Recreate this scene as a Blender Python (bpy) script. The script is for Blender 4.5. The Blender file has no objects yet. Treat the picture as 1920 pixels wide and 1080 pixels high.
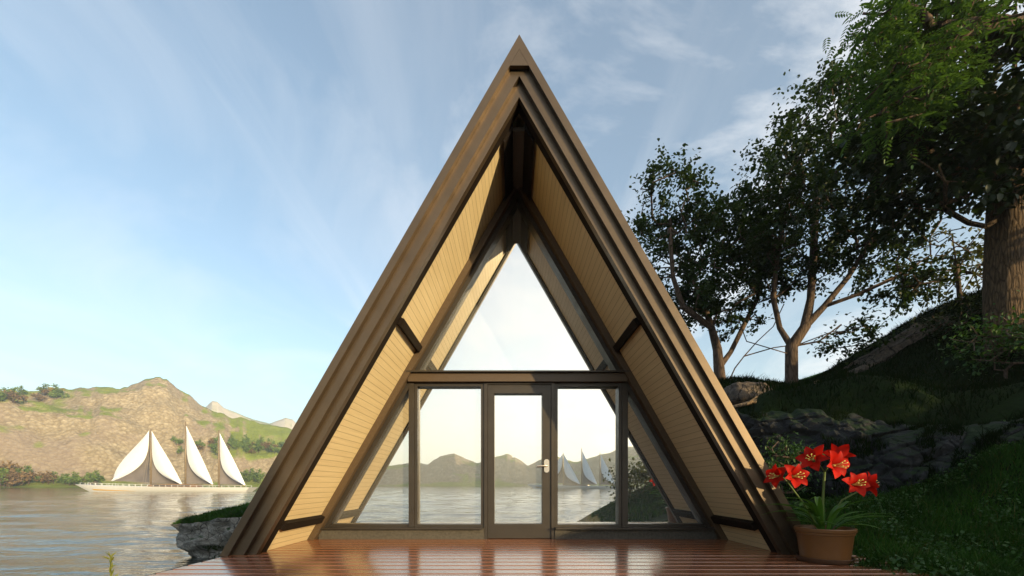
import bpy, math, random
import numpy as np
from mathutils import Vector, Matrix, noise as mnoise

random.seed(7); rng = np.random.default_rng(7)
SC = bpy.context.scene
COL = SC.collection
R = math.radians
F, HX, HY, CAMZ = 760.0, 960.0, 908.0, 0.737      # focal length and horizon of a 1920 px wide frame
WATER = -1.5
SUN_AZ, SUN_EL = 45.0, 11.0                       # sun behind the right shoulder of the viewer
SUNV = Vector((math.sin(R(SUN_AZ))*math.cos(R(SUN_EL)), -math.cos(R(SUN_AZ))*math.cos(R(SUN_EL)), math.sin(R(SUN_EL))))

def at(px, py, d):
    return Vector(((px-HX)/F*d, d, CAMZ+(HY-py)/F*d))

# ------------------------------------------------------------------ helpers
def link(o, parent=None):
    COL.objects.link(o)
    if parent: o.parent = parent
    return o
def tag(o, label, cat, group=None, kind=None):
    if label: o['label'] = label
    if cat: o['category'] = cat
    if group: o['group'] = group
    if kind: o['kind'] = kind
    return o
def empty(name, loc=(0,0,0), rz=0):
    o = bpy.data.objects.new(name, None); o.location = loc; o.rotation_euler = (0,0,rz)
    o.empty_display_size = .2
    return link(o)
def fast_mesh(name, V, faces_list, mat, parent=None, smooth=False):
    """V (n,3) array; faces_list: list of (m,k) integer arrays"""
    me = bpy.data.meshes.new(name)
    V = np.asarray(V, dtype=np.float32)
    me.vertices.add(len(V)); me.vertices.foreach_set('co', V.ravel())
    fl = [np.asarray(f, dtype=np.int32) for f in faces_list if len(f)]
    nl = sum(f.size for f in fl); npoly = sum(len(f) for f in fl)
    me.loops.add(nl); me.polygons.add(npoly)
    me.loops.foreach_set('vertex_index', np.concatenate([f.ravel() for f in fl]))
    starts = []; s = 0
    for f in fl:
        starts.append(np.arange(len(f))*f.shape[1]+s); s += f.size
    me.polygons.foreach_set('loop_start', np.concatenate(starts).astype(np.int32))
    if smooth: me.polygons.foreach_set('use_smooth', np.ones(npoly, dtype=bool))
    me.update(calc_edges=True); me.validate()
    if mat: me.materials.append(mat)
    return link(bpy.data.objects.new(name, me), parent)

class MB:
    def __init__(s): s.v = []; s.f = []
    def add(s, vs, fs):
        b = len(s.v); s.v += [tuple(v) for v in vs]; s.f += [tuple(i+b for i in f) for f in fs]
    def box(s, x0, x1, y0, y1, z0, z1, ch=0.0):
        if ch:
            c = ch
            P = [(x0+c,z0),(x1-c,z0),(x1,z0+c),(x1,z1-c),(x1-c,z1),(x0+c,z1),(x0,z1-c),(x0,z0+c)]
            s.prism(P, y0, y1); return
        s.add([(x0,y0,z0),(x1,y0,z0),(x1,y1,z0),(x0,y1,z0),(x0,y0,z1),(x1,y0,z1),(x1,y1,z1),(x0,y1,z1)],
              [(0,3,2,1),(4,5,6,7),(0,1,5,4),(1,2,6,5),(2,3,7,6),(3,0,4,7)])
    def prism(s, P, y0, y1):
        """polygon in x,z extruded along y"""
        n = len(P); area = sum(P[i][0]*P[(i+1)%n][1]-P[(i+1)%n][0]*P[i][1] for i in range(n))
        if area < 0: P = P[::-1]
        vs = [(p[0],y0,p[1]) for p in P]+[(p[0],y1,p[1]) for p in P]
        fs = [tuple(range(n)), tuple(range(2*n-1, n-1, -1))]
        fs += [(i, i+n, (i+1)%n+n, (i+1)%n) for i in range(n)]
        s.add(vs, fs)
    def prism_x(s, P, x0, x1):
        """polygon in y,z extruded along x"""
        n = len(P); area = sum(P[i][0]*P[(i+1)%n][1]-P[(i+1)%n][0]*P[i][1] for i in range(n))
        if area < 0: P = P[::-1]
        vs = [(x0,p[0],p[1]) for p in P]+[(x1,p[0],p[1]) for p in P]
        fs = [tuple(range(n-1,-1,-1)), tuple(range(n, 2*n))]
        fs += [(i, (i+1)%n, (i+1)%n+n, i+n) for i in range(n)]
        s.add(vs, fs)
    def tube(s, pts, rad, n=8, cap=True):
        pts = [Vector(p) for p in pts]; rr = rad if hasattr(rad,'__len__') else [rad]*len(pts)
        b = len(s.v); prev = None
        for i, p in enumerate(pts):
            d = (pts[min(i+1,len(pts)-1)]-pts[max(i-1,0)]).normalized()
            if prev is None:
                a = d.cross(Vector((0,0,1)) if abs(d.z) < .9 else Vector((1,0,0))).normalized()
            else: a = (prev - d*prev.dot(d)).normalized()
            prev = a; c = d.cross(a)
            for k in range(n):
                t = 2*math.pi*k/n
                s.v.append(tuple(p + (a*math.cos(t)+c*math.sin(t))*rr[i]))
        for i in range(len(pts)-1):
            for k in range(n):
                s.f.append((b+i*n+k, b+i*n+(k+1)%n, b+(i+1)*n+(k+1)%n, b+(i+1)*n+k))
        if cap:
            s.f.append(tuple(b+k for k in range(n-1,-1,-1)))
            s.f.append(tuple(b+(len(pts)-1)*n+k for k in range(n)))
    def lathe(s, prof, n=40, c=(0,0,0)):
        b = len(s.v)
        for r, z in prof:
            for k in range(n):
                t = 2*math.pi*k/n; s.v.append((c[0]+r*math.cos(t), c[1]+r*math.sin(t), c[2]+z))
        for i in range(len(prof)-1):
            for k in range(n):
                s.f.append((b+i*n+k, b+i*n+(k+1)%n, b+(i+1)*n+(k+1)%n, b+(i+1)*n+k))
    def grid(s, fn, nu, nv):
        b = len(s.v)
        for i in range(nu+1):
            for j in range(nv+1): s.v.append(tuple(fn(i/nu, j/nv)))
        for i in range(nu):
            for j in range(nv):
                a = b+i*(nv+1)+j; s.f.append((a, a+nv+1, a+nv+2, a+1))
    def build(s, name, mat, parent=None, smooth=False):
        me = bpy.data.meshes.new(name); me.from_pydata(s.v, [], s.f); me.update()
        if mat: me.materials.append(mat)
        if smooth:
            me.polygons.foreach_set('use_smooth', [True]*len(me.polygons))
        return link(bpy.data.objects.new(name, me), parent)
def smooth_by_angle(o, ang=40):
    me = o.data; me.polygons.foreach_set('use_smooth', [True]*len(me.polygons))
    try: me.set_sharp_from_angle(angle=R(ang))
    except Exception: pass
    return o

# ------------------------------------------------------------------ materials
class NT:
    def __init__(s, name):
        s.m = bpy.data.materials.new(name); s.m.use_nodes = True
        s.t = s.m.node_tree; s.t.nodes.clear()
        s.out = s.t.nodes.new('ShaderNodeOutputMaterial')
    def n(s, typ, **kw):
        nd = s.t.nodes.new('ShaderNode'+typ)
        for k, v in kw.items():
            if k.startswith('i_'):
                key = k[2:].replace('_',' ')
                nd.inputs[key].default_value = v
            else: setattr(nd, k, v)
        return nd
    def l(s, a, b): s.t.links.new(a, b)
    def coords(s, scale=(1,1,1), kind='Object', rot=(0,0,0)):
        tc = s.n('TexCoord'); mp = s.n('Mapping')
        mp.inputs['Scale'].default_value = scale; mp.inputs['Rotation'].default_value = rot
        s.l(tc.outputs[kind], mp.inputs['Vector']); return mp.outputs['Vector']
    def noise(s, vec, scale, detail=6, rough=.55, dist=0.0):
        nd = s.n('TexNoise'); nd.inputs['Scale'].default_value = scale; nd.inputs['Detail'].default_value = detail
        nd.inputs['Roughness'].default_value = rough; nd.inputs['Distortion'].default_value = dist
        if vec: s.l(vec, nd.inputs['Vector'])
        return nd.outputs['Fac']
    def ramp(s, fac, stops, interp='LINEAR'):
        r = s.n('ValToRGB'); cr = r.color_ramp; cr.interpolation = interp
        while len(cr.elements) < len(stops): cr.elements.new(.5)
        for e, (p, c) in zip(cr.elements, stops):
            e.position = p; e.color = (*c, 1) if len(c) == 3 else c
        s.l(fac, r.inputs['Fac']); return r.outputs['Color']
    def mix(s, fac, a, b, mode='MIX'):
        m = s.n('MixRGB', blend_type=mode)
        for sock, v in ((m.inputs[0], fac), (m.inputs[1], a), (m.inputs[2], b)):
            if hasattr(v, 'is_linked'): s.l(v, sock)
            elif isinstance(v, (int, float)): sock.default_value = v
            else: sock.default_value = (*v, 1)
        return m.outputs[0]
    def math(s, op, a, b=0.0):
        m = s.n('Math', operation=op)
        for sock, v in ((m.inputs[0], a), (m.inputs[1], b)):
            if hasattr(v, 'is_linked'): s.l(v, sock)
            else: sock.default_value = v
        return m.outputs[0]
    def bump(s, h, strength=.3, dist=.01, normal=None):
        b = s.n('Bump'); b.inputs['Strength'].default_value = strength; b.inputs['Distance'].default_value = dist
        s.l(h, b.inputs['Height'])
        if normal: s.l(normal, b.inputs['Normal'])
        return b.outputs['Normal']
    def principled(s, color, rough=.6, normal=None, spec=.5, metal=0.0, **kw):
        p = s.n('BsdfPrincipled')
        for key, v in (('Base Color', color), ('Roughness', rough), ('Specular IOR Level', spec), ('Metallic', metal)):
            sock = p.inputs[key]
            if hasattr(v, 'is_linked'): s.l(v, sock)
            elif isinstance(v, (int, float)): sock.default_value = v
            else: sock.default_value = (*v, 1)
        if normal: s.l(normal, p.inputs['Normal'])
        for k, v in kw.items(): p.inputs[k.replace('_',' ')].default_value = v
        s.l(p.outputs[0], s.out.inputs['Surface']); return p
def island(nt):
    g = nt.n('NewGeometry'); return g.outputs['Random Per Island']

def mat_plain(name, col, rough=.6, var=.15, scale=20, metal=0.0, spec=.5, bump=.05):
    t = NT(name); v = t.coords()
    n = t.noise(v, scale)
    c = t.ramp(n, [(.3, tuple(x*(1-var) for x in col)), (.7, tuple(min(1, x*(1+var)) for x in col))])
    t.principled(c, rough, t.bump(n, bump, .01), spec, metal); return t.m
def mat_bronze(name, col, rough=.42, metal=.35):
    t = NT(name); v = t.coords((1,1,1)); n = t.noise(v, 3.0, 5); n2 = t.noise(v, 160, 3)
    c = t.ramp(n, [(.3, tuple(x*.86 for x in col)), (.7, tuple(x*1.12 for x in col))])
    rr = t.ramp(t.noise(v, 9, 4), [(.3, (rough-.05,)*3), (.75, (rough+.08,)*3)])
    t.principled(c, rr, t.bump(n2, .08, .004), .5, metal); return t.m
def mat_lining():
    t = NT('pale boarding')
    tc = t.n('TexCoord'); sp = t.n('SeparateXYZ'); t.l(tc.outputs['Object'], sp.inputs[0])
    d = t.math('MULTIPLY', sp.outputs['Z'], 1/.0635)          # board pitch measured up the slope
    fr = t.math('FRACT', d); fl = t.math('FLOOR', d)
    e = t.math('ABSOLUTE', t.math('SUBTRACT', fr, .5))
    groove = t.math('GREATER_THAN', e, .462)
    wn = t.n('TexWhiteNoise'); wn.noise_dimensions = '1D'; t.l(fl, wn.inputs['W'])
    v = t.coords((22, .9, 22)); g = t.noise(v, 2.0, 6, .6, .4)
    base = t.ramp(g, [(.25, (.57,.465,.285)), (.75, (.70,.58,.37))])
    base = t.mix(t.math('MULTIPLY', wn.outputs['Value'], .16), base, (.42,.31,.17))
    base = t.mix(t.math('MULTIPLY', groove, .58), base, (.10,.07,.04))
    h = t.math('SUBTRACT', 1.0, t.math('MULTIPLY', groove, 1.0))
    t.principled(base, .5, t.bump(h, .5, .004), .35); return t.m
def mat_deck():
    t = NT('red brown decking')
    v = t.coords((.9, 18, 18)); g = t.noise(v, 1.6, 5, .55, .3); r = island(t)
    c = t.ramp(g, [(.25, (.18,.066,.030)), (.55, (.235,.093,.044)), (.8, (.285,.118,.058))])
    c = t.mix(t.math('MULTIPLY', r, .35), c, (.14,.046,.022))
    rr = t.ramp(t.noise(t.coords((1,4,4)), 1.2, 4), [(.3, (.19,)*3), (.75, (.27,)*3)])
    t.principled(c, rr, None, .6, Coat_Weight=.5, Coat_Roughness=.15); return t.m
def mat_glass():
    t = NT('reflective coated glass')
    gl = t.n('BsdfGlossy'); gl.inputs['Color'].default_value = (.93,.93,.91,1); gl.inputs['Roughness'].default_value = 0.0
    tr = t.n('BsdfTransparent'); tr.inputs['Color'].default_value = (.8,.84,.82,1)
    mx = t.n('MixShader'); mx.inputs[0].default_value = .86
    t.l(tr.outputs[0], mx.inputs[1]); t.l(gl.outputs[0], mx.inputs[2])
    df = t.n('BsdfDiffuse'); df.inputs['Color'].default_value = (.85,.85,.82,1)  # pale diffuse layer imitates the milky sky reflection over the panes
    m2 = t.n('MixShader'); t.l(t.ramp(t.noise(t.coords(), 1.5, 5), [(.3,(.055,)*3),(.7,(.09,)*3)]), m2.inputs[0])
    t.l(mx.outputs[0], m2.inputs[1]); t.l(df.outputs[0], m2.inputs[2]); t.l(m2.outputs[0], t.out.inputs['Surface'])
    return t.m
def mat_leaf(name, a, b, trans=.35, rough=.5, spec=.35, dead=None, patch=None):
    t = NT(name); r = island(t)
    n = t.noise(t.coords(), 1.1, 3)
    c = t.mix(r, a, b); c = t.mix(t.math('MULTIPLY', n, .5), c, tuple(x*.55 for x in a))
    if dead: c = t.mix(t.ramp(r, [(.90,(0,0,0)),(.93,(.8,.8,.8))]), c, dead)
    if patch: c = t.mix(t.ramp(t.noise(t.coords(), .55, 4), [(.40,(0,0,0)),(.62,(.75,.75,.75))]), c, patch)
    p = t.n('BsdfPrincipled'); t.l(c, p.inputs['Base Color']); p.inputs['Roughness'].default_value = rough
    p.inputs['Specular IOR Level'].default_value = spec
    tl = t.n('BsdfTranslucent'); c2 = t.mix(1.0, c, (1.0,.95,.35), 'MULTIPLY'); t.l(c2, tl.inputs['Color'])
    mx = t.n('MixShader'); mx.inputs[0].default_value = trans
    t.l(p.outputs[0], mx.inputs[1]); t.l(tl.outputs[0], mx.inputs[2]); t.l(mx.outputs[0], t.out.inputs['Surface'])
    return t.m
def mat_bark(name, a, b, scale=1.0, bump=.9, dist=.05):
    t = NT(name); v = t.coords((7*scale,7*scale,1.3*scale)); n = t.noise(v, 2.2, 7, .65, .6)
    w = t.n('TexVoronoi'); w.feature = 'DISTANCE_TO_EDGE'; w.inputs['Scale'].default_value = 1.6; t.l(v, w.inputs['Vector'])
    h = t.math('ADD', t.math('MULTIPLY', n, .6), t.math('MINIMUM', w.outputs['Distance'], .25))
    c = t.ramp(n, [(.3, a), (.7, b)])
    c = t.mix(t.ramp(w.outputs['Distance'], [(.0, (.7,.7,.7)), (.12, (0,0,0))]), c, tuple(x*.45 for x in a))
    t.principled(c, .85, t.bump(h, bump, dist), .2); return t.m
def mat_ground():
    t = NT('mossy soil'); v = t.coords(); n = t.noise(v, .8, 8, .65); n2 = t.noise(v, 14, 6, .7)
    c = t.ramp(n, [(.3, (.006,.014,.004)), (.55, (.012,.026,.006)), (.75, (.018,.022,.010))])
    c = t.mix(t.ramp(n2, [(.4,(0,0,0)),(.7,(.8,.8,.8))]), c, (.006,.010,.004))
    t.principled(c, .95, t.bump(n2, .7, .06), .1); return t.m
def mat_rock(name, a, b, moss=None, scale=1.0, bump=.8, dist=.08):
    t = NT(name); v = t.coords(); n = t.noise(v, 1.7*scale, 9, .66, .5); n2 = t.noise(v, 9*scale, 7, .7)
    vo = t.n('TexVoronoi'); vo.feature = 'DISTANCE_TO_EDGE'; vo.inputs['Scale'].default_value = 1.3*scale
    t.l(t.mix(.18, v, t.n('TexNoise').outputs['Color']), vo.inputs['Vector'])
    c = t.ramp(n, [(.3, a), (.7, b)])
    c = t.mix(t.ramp(n2, [(.45,(0,0,0)),(.75,(.7,.7,.7))]), c, tuple(min(1,x*1.7) for x in b))
    crack = t.ramp(vo.outputs['Distance'], [(0,(1,1,1)),(.035,(0,0,0))])
    c = t.mix(crack, c, tuple(x*.3 for x in a))
    if moss:
        g = t.n('NewGeometry'); sp = t.n('SeparateXYZ'); t.l(g.outputs['Normal'], sp.inputs[0])
        mk = t.math('MULTIPLY', t.ramp(sp.outputs['Z'], [(.50,(0,0,0)),(.74,(1,1,1))]), t.ramp(t.noise(v, 2.3, 5), [(.34,(0,0,0)),(.52,(1,1,1))]))  # moss on upward faces, spread wider to darken the sky-lit ledges
        c = t.mix(mk, c, moss)
    h = t.math('ADD', n, t.math('MULTIPLY', n2, .4)); h = t.math('SUBTRACT', h, t.math('MULTIPLY', crack, .25))
    t.principled(c, .85, t.bump(h, bump, dist), .3); return t.m
def mat_hills():
    t = NT('hillside of scree and turf'); v = t.coords()
    g = t.n('NewGeometry'); sp = t.n('SeparateXYZ'); t.l(g.outputs['Normal'], sp.inputs[0])
    n = t.noise(v, .012, 8, .6); n2 = t.noise(v, .11, 8, .7)
    vo = t.n('TexVoronoi'); vo.inputs['Scale'].default_value = .42; t.l(v, vo.inputs['Vector'])
    rock = t.ramp(n2, [(.25, (.26,.215,.145)), (.75, (.40,.335,.23))])
    rock = t.mix(t.ramp(vo.outputs['Distance'], [(.15,(0,0,0)),(.75,(.6,.6,.6))]), rock, (.14,.105,.06))
    rock = t.mix(t.ramp(vo.outputs['Color'], [(.55,(0,0,0)),(.95,(.45,.45,.45))]), rock, (.56,.49,.36))
    rock = t.mix(t.ramp(n, [(.52,(0,0,0)),(.62,(.6,.6,.6))]), rock, (.24,.19,.16))
    turf = t.ramp(n2, [(.3, (.13,.17,.03)), (.7, (.24,.28,.06))])
    k = t.math('ADD', sp.outputs['Z'], t.math('MULTIPLY', t.math('SUBTRACT', n, .5), .7))
    k = t.math('ADD', k, t.math('MULTIPLY', t.math('SUBTRACT', n2, .5), .12))
    so_ = t.n('SeparateXYZ'); tc_ = t.n('TexCoord'); t.l(tc_.outputs['Object'], so_.inputs[0])
    east = t.ramp(t.math('ADD', t.math('DIVIDE', so_.outputs['X'], so_.outputs['Y']), 1.0), [(.26,(0,0,0)),(.36,(.16,.16,.16))])
    k = t.math('SUBTRACT', k, t.math('MULTIPLY', .085, t.math('LESS_THAN', so_.outputs['Y'], 0.0)))
    k = t.math('ADD', k, t.math('MULTIPLY', east, t.math('GREATER_THAN', so_.outputs['Y'], 0.0)))
    mk = t.ramp(k, [(.84,(0,0,0)),(.92,(1,1,1))])
    c = t.mix(mk, rock, turf)
    h = t.math('ADD', n2, t.math('MULTIPLY', vo.outputs['Distance'], .5))
    t.principled(c, .95, t.bump(h, .7, 2.2), .1); return t.m
def mat_far():
    t = NT('pale limestone mountain'); v = t.coords(); n = t.noise(v, .01, 9, .65); n2 = t.noise(v, .05, 7, .7)
    c = t.ramp(n, [(.35, (.42,.38,.31)), (.7, (.66,.62,.53))])
    g = t.n('NewGeometry'); sp = t.n('SeparateXYZ'); t.l(g.outputs['Normal'], sp.inputs[0])
    k = t.math('ADD', sp.outputs['Z'], t.math('MULTIPLY', t.math('SUBTRACT', n, .5), .7))
    c = t.mix(t.ramp(k, [(.84,(0,0,0)),(.94,(1,1,1))]), c, (.25,.28,.12))
    t.principled(c, .95, t.bump(n2, .7, 8.0), .1); return t.m
def mat_water():
    t = NT('lake water')
    v = t.coords((.42, 1.1, 1)); a = t.noise(v, .8, 3, .5, .6)
    v2 = t.coords((.8, 2.0, 1), rot=(0,0,.25)); b = t.noise(v2, 2.6, 3, .55, .4)
    v3 = t.coords((.10, .18, 1)); c = t.noise(v3, 1.0, 2)
    h = t.math('ADD', t.math('MULTIPLY', a, .75), t.math('MULTIPLY', b, .22))
    h = t.math('ADD', h, t.math('MULTIPLY', c, .8))
    t.principled((.022,.030,.024), .05, t.bump(h, 1.0, .12), .5, IOR=1.333); return t.m

M = dict(
    bronze=mat_bronze('bronze painted metal', (.108,.078,.051), .36, .55),
    frame=mat_bronze('bronze window metal', (.050,.042,.035), .40, .4),
    timber=mat_plain('stained rafter timber', (.075,.049,.028), .5, .18, 60),
    dark=mat_plain('dark stained timber', (.012,.008,.006), .8, .2, 30, spec=.12),
    roof=mat_plain('standing seam roof', (.09,.075,.06), .45, .1, 8, .3),
    lining=mat_lining(), deck=mat_deck(), glass=mat_glass(),
    plinth=mat_plain('rough concrete plinth', (.065,.058,.048), .8, .3, 40, bump=.3),
    room=mat_plain('cabin room plaster', (.32,.29,.25), .8, .08, 3),
    steel=mat_plain('brushed nickel', (.75,.66,.55), .28, .05, 60, 1.0),
    ground=mat_ground(),
    grass=mat_leaf('grass blades', (.022,.075,.011), (.050,.130,.017), .3, .7, .1, (.10,.085,.03), (.010,.028,.006)),
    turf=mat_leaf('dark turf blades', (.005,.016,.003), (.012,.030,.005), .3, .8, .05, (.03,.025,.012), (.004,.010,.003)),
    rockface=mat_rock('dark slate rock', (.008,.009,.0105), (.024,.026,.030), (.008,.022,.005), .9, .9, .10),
    boulder=mat_rock('brown boulder', (.045,.036,.03), (.12,.095,.075), None, 1.6, .9, .05),
    ledge=mat_rock('grey shingle rock', (.10,.10,.095), (.30,.30,.29), (.02,.05,.012), 3.2, 1.0, .08),
    leafA=mat_leaf('dark glossy leaves', (.019,.045,.011), (.042,.076,.018), .42),
    leafC=mat_leaf('deep green broad leaves', (.012,.028,.010), (.028,.052,.016)),
    leafD=mat_leaf('olive leaves', (.06,.085,.02), (.12,.12,.035)),
    leafE=mat_leaf('fresh green pinnate leaves', (.065,.15,.045), (.115,.225,.065), .4),
    leafS=mat_leaf('shrub leaves', (.03,.085,.018), (.06,.14,.03)),
    bark=mat_bark('smooth grey brown bark', (.06,.042,.032), (.15,.105,.08), 1.0, .5, .03),
    barkbig=mat_bark('deeply furrowed bark', (.035,.023,.014), (.15,.10,.06), 1.5, 1.0, .07),
    hills=mat_hills(), far=mat_far(), water=mat_water(),
    terracotta=mat_plain('glazed brown pot', (.165,.072,.024), .36, .08, 6, spec=.5),
    saucer=mat_plain('dark brown saucer', (.075,.036,.02), .45, .1, 8),
    soil=mat_plain('potting soil', (.02,.014,.01), .95, .4, 60, bump=.8),
    stem=mat_leaf('pale green stem', (.10,.16,.03), (.14,.20,.05), .15),
    strap=mat_leaf('strap leaves', (.05,.15,.02), (.10,.23,.035), .4, .4),
    petal=None, stamen=mat_plain('pale yellow stamens', (.62,.55,.14), .5, .05, 30),
    hull=mat_plain('white hull paint', (.78,.80,.84), .3, .03, 2),
    stripe=mat_plain('yellow boot stripe', (.75,.42,.03), .4, .05, 2),
    sailshade=mat_plain('shaded sailcloth', (.155,.14,.14), .85, .12, .5),
    sail=mat_plain('white sailcloth', (.78,.81,.86), .8, .03, 1),
    mast=mat_plain('varnished mast', (.20,.155,.105), .4, .15, 3),
    teak=mat_plain('teak deckhouse', (.20,.12,.07), .5, .2, 4),
    tint=mat_plain('tinted cabin window', (.03,.03,.035), .15, .1, 4),
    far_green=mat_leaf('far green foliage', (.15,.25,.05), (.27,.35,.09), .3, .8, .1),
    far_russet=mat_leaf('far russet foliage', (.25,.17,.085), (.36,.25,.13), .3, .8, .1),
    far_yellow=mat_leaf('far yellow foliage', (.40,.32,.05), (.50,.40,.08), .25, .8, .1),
    log=mat_bark('dead wood', (.16,.11,.07), (.34,.25,.16), 1.2, .8, .03),
    reed=mat_leaf('yellow green reed', (.16,.19,.03), (.24,.24,.05), .35),
)
def mat_petal():
    t = NT('scarlet petals'); r = island(t)
    c = t.mix(r, (.55,.014,.004), (.36,.006,.003))
    p = t.n('BsdfPrincipled'); t.l(c, p.inputs['Base Color']); p.inputs['Roughness'].default_value = .6; p.inputs['Specular IOR Level'].default_value = .15
    tl = t.n('BsdfTranslucent'); t.l(c, tl.inputs['Color'])
    mx = t.n('MixShader'); mx.inputs[0].default_value = .35
    t.l(p.outputs[0], mx.inputs[1]); t.l(tl.outputs[0], mx.inputs[2]); t.l(mx.outputs[0], t.out.inputs['Surface'])
    return t.m
M['petal'] = mat_petal()

# ------------------------------------------------------------------ camera, sun, sky
cam = bpy.data.cameras.new('camera'); cam.sensor_width = 36; cam.lens = 36*F/1920
cam.shift_y = (HY-540)/1920; cam.clip_start = .05; cam.clip_end = 8000
co = link(bpy.data.objects.new('camera', cam)); co.location = (0,0,CAMZ); co.rotation_euler = (R(90),0,0)
SC.camera = co
sl = bpy.data.lights.new('sun', 'SUN'); sl.energy = 5.0; sl.angle = R(.55); sl.color = (1.0,.76,.40)
so = link(bpy.data.objects.new('sun', sl)); so.rotation_euler = SUNV.to_track_quat('Z','Y').to_euler()

w = bpy.data.worlds.new('World'); SC.world = w; w.use_nodes = True
nt = w.node_tree; nt.nodes.clear()
def wn(t, **kw):
    n = nt.nodes.new('ShaderNode'+t)
    for k, v in kw.items(): setattr(n, k, v)
    return n
def wl(a, b): nt.links.new(a, b)
def wmath(op, a, b=0.0, clamp=False):
    m = wn('Math', operation=op); m.use_clamp = clamp
    for sck, v in ((m.inputs[0], a), (m.inputs[1], b)):
        if hasattr(v, 'is_linked'): wl(v, sck)
        else: sck.default_value = v
    return m.outputs[0]
def wramp(f, stops):
    r = wn('ValToRGB'); cr = r.color_ramp
    while len(cr.elements) < len(stops): cr.elements.new(.5)
    for e, (p, c) in zip(cr.elements, stops): e.position = p; e.color = (c,c,c,1)
    wl(f, r.inputs['Fac']); return r.outputs['Color']
sky = wn('TexSky'); sky.sky_type = 'NISHITA'; sky.sun_disc = False
sky.sun_elevation = R(SUN_EL); sky.sun_rotation = math.atan2(SUNV.x, SUNV.y)
sky.air_density = 1.0; sky.dust_density = 1.0; sky.ozone_density = .7; sky.altitude = 200
tc = wn('TexCoord'); sep = wn('SeparateXYZ'); wl(tc.outputs['Generated'], sep.inputs[0])
zz = wmath('MAXIMUM', sep.outputs['Z'], .035)
cx = wmath('DIVIDE', sep.outputs['X'], wmath('ADD', zz, .12)); cy = wmath('DIVIDE', sep.outputs['Y'], wmath('ADD', zz, .12))
cb = wn('CombineXYZ'); wl(cx, cb.inputs[0]); wl(cy, cb.inputs[1])
def cloud(scale, rot, seed, nscale, detail=8, rough=.6, dist=.6):
    mp = wn('Mapping'); mp.inputs['Scale'].default_value = scale; mp.inputs['Rotation'].default_value = (0,0,rot)
    mp.inputs['Location'].default_value = (seed, seed*.7, 0)
    wl(cb.outputs[0], mp.inputs['Vector'])
    nz = wn('TexNoise'); nz.inputs['Scale'].default_value = nscale; nz.inputs['Detail'].default_value = detail
    nz.inputs['Roughness'].default_value = rough; nz.inputs['Distortion'].default_value = dist
    wl(mp.outputs[0], nz.inputs['Vector']); return nz.outputs['Fac']
streak = wramp(cloud((1.5,.22,1), .12, 3.1, 1.7), [(.48,0),(.78,.62)])
puffs = wramp(cloud((.8,.7,1), .3, 11.3, 1.5, 9, .62, .8), [(.46,0),(.72,.9)])
bias = wramp(wmath('ADD', wmath('MULTIPLY', sep.outputs['X'], .5), .5), [(.30,.25),(.75,1.0)])
smask = wramp(cloud((.35,.35,1), .0, 7.7, 1.4, 3), [(.40,.35),(.62,1)])
cl = wmath('MAXIMUM', wmath('MULTIPLY', wmath('MULTIPLY', streak, smask), .62), wmath('MULTIPLY', puffs, bias))
# clouds are brighter towards the sun, as lit vapour is
vd = wn('VectorMath', operation='DOT_PRODUCT'); wl(tc.outputs['Generated'], vd.inputs[0]); vd.inputs[1].default_value = SUNV
mk = wn('MixRGB'); mk.blend_type = 'MIX'; wl(cl, mk.inputs[0]); tn = wn('MixRGB'); tn.blend_type = 'MULTIPLY'; tn.inputs[0].default_value = 1; tn.inputs[2].default_value = (.93,1.0,1.0,1); wl(sky.outputs[0], tn.inputs[1]); wl(tn.outputs[0], mk.inputs[1])
CLOUDV = 4.7
low = wmath('POWER', wmath('SUBTRACT', 1.0, wmath('ABSOLUTE', sep.outputs['Z'])), 7.0)
cl2 = wmath('ADD', cl, wmath('ADD', wmath('MULTIPLY', low, .30), .06), True)
glow = wmath('MULTIPLY', wmath('POWER', wmath('MAXIMUM', vd.outputs['Value'], 0.0), 2.2), .72)
cl2 = wmath('ADD', cl2, glow, True); wl(cl2, mk.inputs[0]); wl(cl2, mk.inputs[0])
mk.inputs[2].default_value = (CLOUDV*1.0, CLOUDV*.97, CLOUDV*.95, 1)
bg = wn('Background'); bg.inputs['Strength'].default_value = .14
wl(mk.outputs[0], bg.inputs['Color'])
wo = wn('OutputWorld'); wl(bg.outputs[0], wo.inputs['Surface'])

SC.view_settings.view_transform = 'Standard'; SC.view_settings.look = 'None'; SC.view_settings.exposure = 1.12; SC.view_settings.gamma = 1
SC.cycles.use_denoising = True
SC.cycles.max_bounces = 8; SC.cycles.transparent_max_bounces = 8; SC.cycles.caustics_reflective = False; SC.cycles.caustics_refractive = False
SC.cycles.sample_clamp_indirect = 6

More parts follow.
